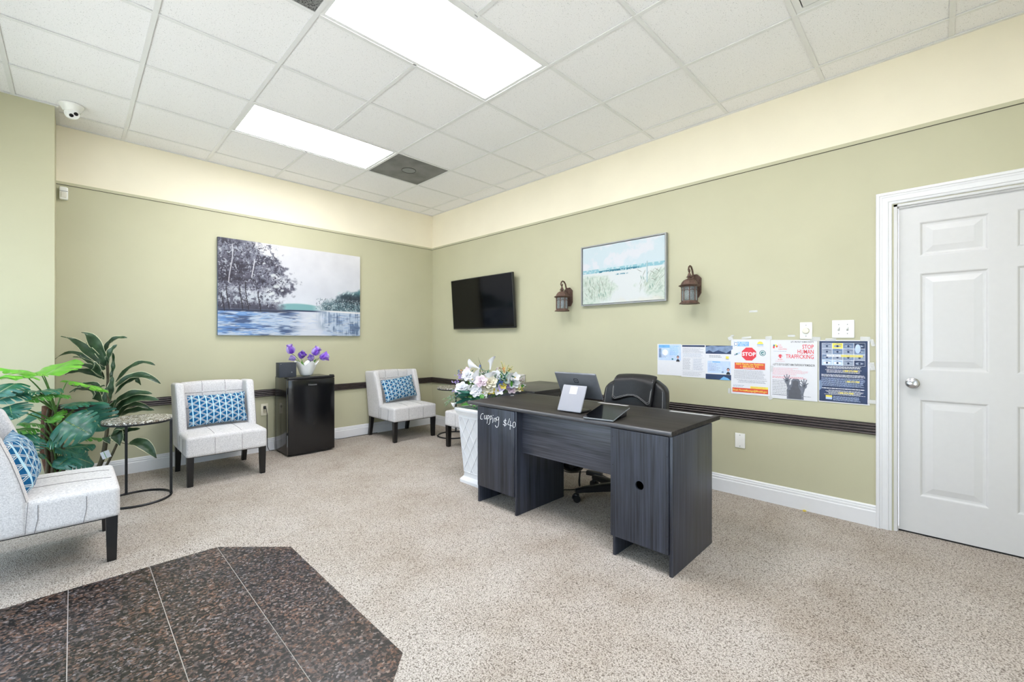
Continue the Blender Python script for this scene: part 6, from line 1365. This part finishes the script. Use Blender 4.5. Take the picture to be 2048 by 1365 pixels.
BL = [([(211, 732, -.33), (165, 695, -.36), (122, 673, -.42)], .085), ([(212, 728, -.34), (193, 688, -.37), (163, 665, -.40)], .105), ([(209, 740, -.31), (180, 700, -.27), (166, 690, -.25)], .085), ([(211, 704, -.33), (226, 682, -.36), (254, 676, -.42)], .075), ([(217, 730, -.36), (222, 708, -.41), (234, 690, -.44)], .09), ([(220, 760, -.36), (228, 735, -.40), (226, 706, -.42)], .05),
 ([(209, 756, -.35), (182, 728, -.42), (146, 714, -.50)], .075), ([(208, 759, -.30), (160, 710, -.28), (108, 720, -.26)], .055), ([(205, 752, -.32), (165, 733, -.36), (120, 742, -.42)], .085), ([(204, 756, -.30), (165, 744, -.30), (130, 750, -.28)], .08), ([(210, 772, -.36), (180, 778, -.42), (142, 771, -.50)], .07), ([(203, 803, -.36), (175, 782, -.42), (139, 785, -.50)], .095), ([(205, 790, -.34), (180, 770, -.36), (148, 784, -.40)], .08),
 ([(205, 754, -.35), (198, 738, -.38), (196, 722, -.38)], .075), ([(232, 765, -.34), (272, 730, -.40), (310, 731, -.46)], .065), ([(232, 775, -.36), (275, 752, -.44), (321, 768, -.52)], .085), ([(232, 772, -.32), (262, 756, -.30), (282, 771, -.28)], .07), ([(230, 790, -.34), (262, 762, -.42), (300, 753, -.48)], .06),
 ([(230, 816, -.36), (258, 792, -.44), (304, 788, -.52)], .105), ([(232, 830, -.38), (262, 803, -.46), (318, 801, -.56)], .12), ([(240, 832, -.34), (272, 822, -.40), (308, 821, -.46)], .085), ([(234, 838, -.36), (262, 812, -.40), (300, 818, -.44)], .08), ([(221, 804, -.38), (225, 780, -.44), (225, 753, -.46)], .085), ([(222, 835, -.38), (226, 815, -.42), (232, 800, -.44)], .06), ([(218, 830, -.38), (212, 800, -.44), (214, 775, -.46)], .06),
 ([(224, 872, -.36), (258, 852, -.44), (306, 848, -.52)], .10), ([(225, 868, -.36), (250, 864, -.42), (280, 858, -.46)], .08), ([(258, 888, -.38), (288, 890, -.46), (313, 917, -.54)], .105), ([(222, 872, -.38), (236, 872, -.44), (240, 892, -.48)], .11), ([(222, 880, -.38), (215, 876, -.42), (220, 888, -.46)], .08), ([(226, 884, -.36), (240, 870, -.42), (250, 884, -.46)], .07), ([(205, 860, -.36), (202, 850, -.42), (206, 838, -.44)], .06)]
for p_, w_ in BL: blade(p_, w_ * .84)
mb = MB(); mb.tube([dp(236, 884, -.38), dp(250, 888, -.38), dp(262, 889, -.40)], .003, 6); mb.build('stem', 'stem', dr, smooth=60)
c = dp(211.5, 910, -.46); mb = MB(); A, B = RT * .034 + Vector((0, 0, .013)), RT * .012 - Vector((0, 0, .026))
mb.loft([[c - A - B + TOCAM * d, c + A - B + TOCAM * d, c + A + B + TOCAM * d, c - A + B + TOCAM * d] for d in (0, .001)]); tg = mb.build('price_tag', 'paper', dr, smooth=0)
mb = MB(); mb.add([c - A * .2 - B * .95 + TOCAM * .0016, c - A * .05 - B * .95 + TOCAM * .0016, c - A * .05 + B * .95 + TOCAM * .0016, c - A * .2 + B * .95 + TOCAM * .0016], [(0, 1, 2, 3)]); mb.build('stripe', 'leaf_m', tg, smooth=0, recalc=False)
mb = MB(); mb.tube([c - A + TOCAM * .0005, dp(207, 898, -.40)], .0012, 5); mb.build('tag_string', 'black', tg, smooth=60)
for me in list(bpy.data.meshes):
    if me.users == 0: bpy.data.meshes.remove(me)
bpy.data.objects.remove(_to); bpy.data.curves.remove(_tc)
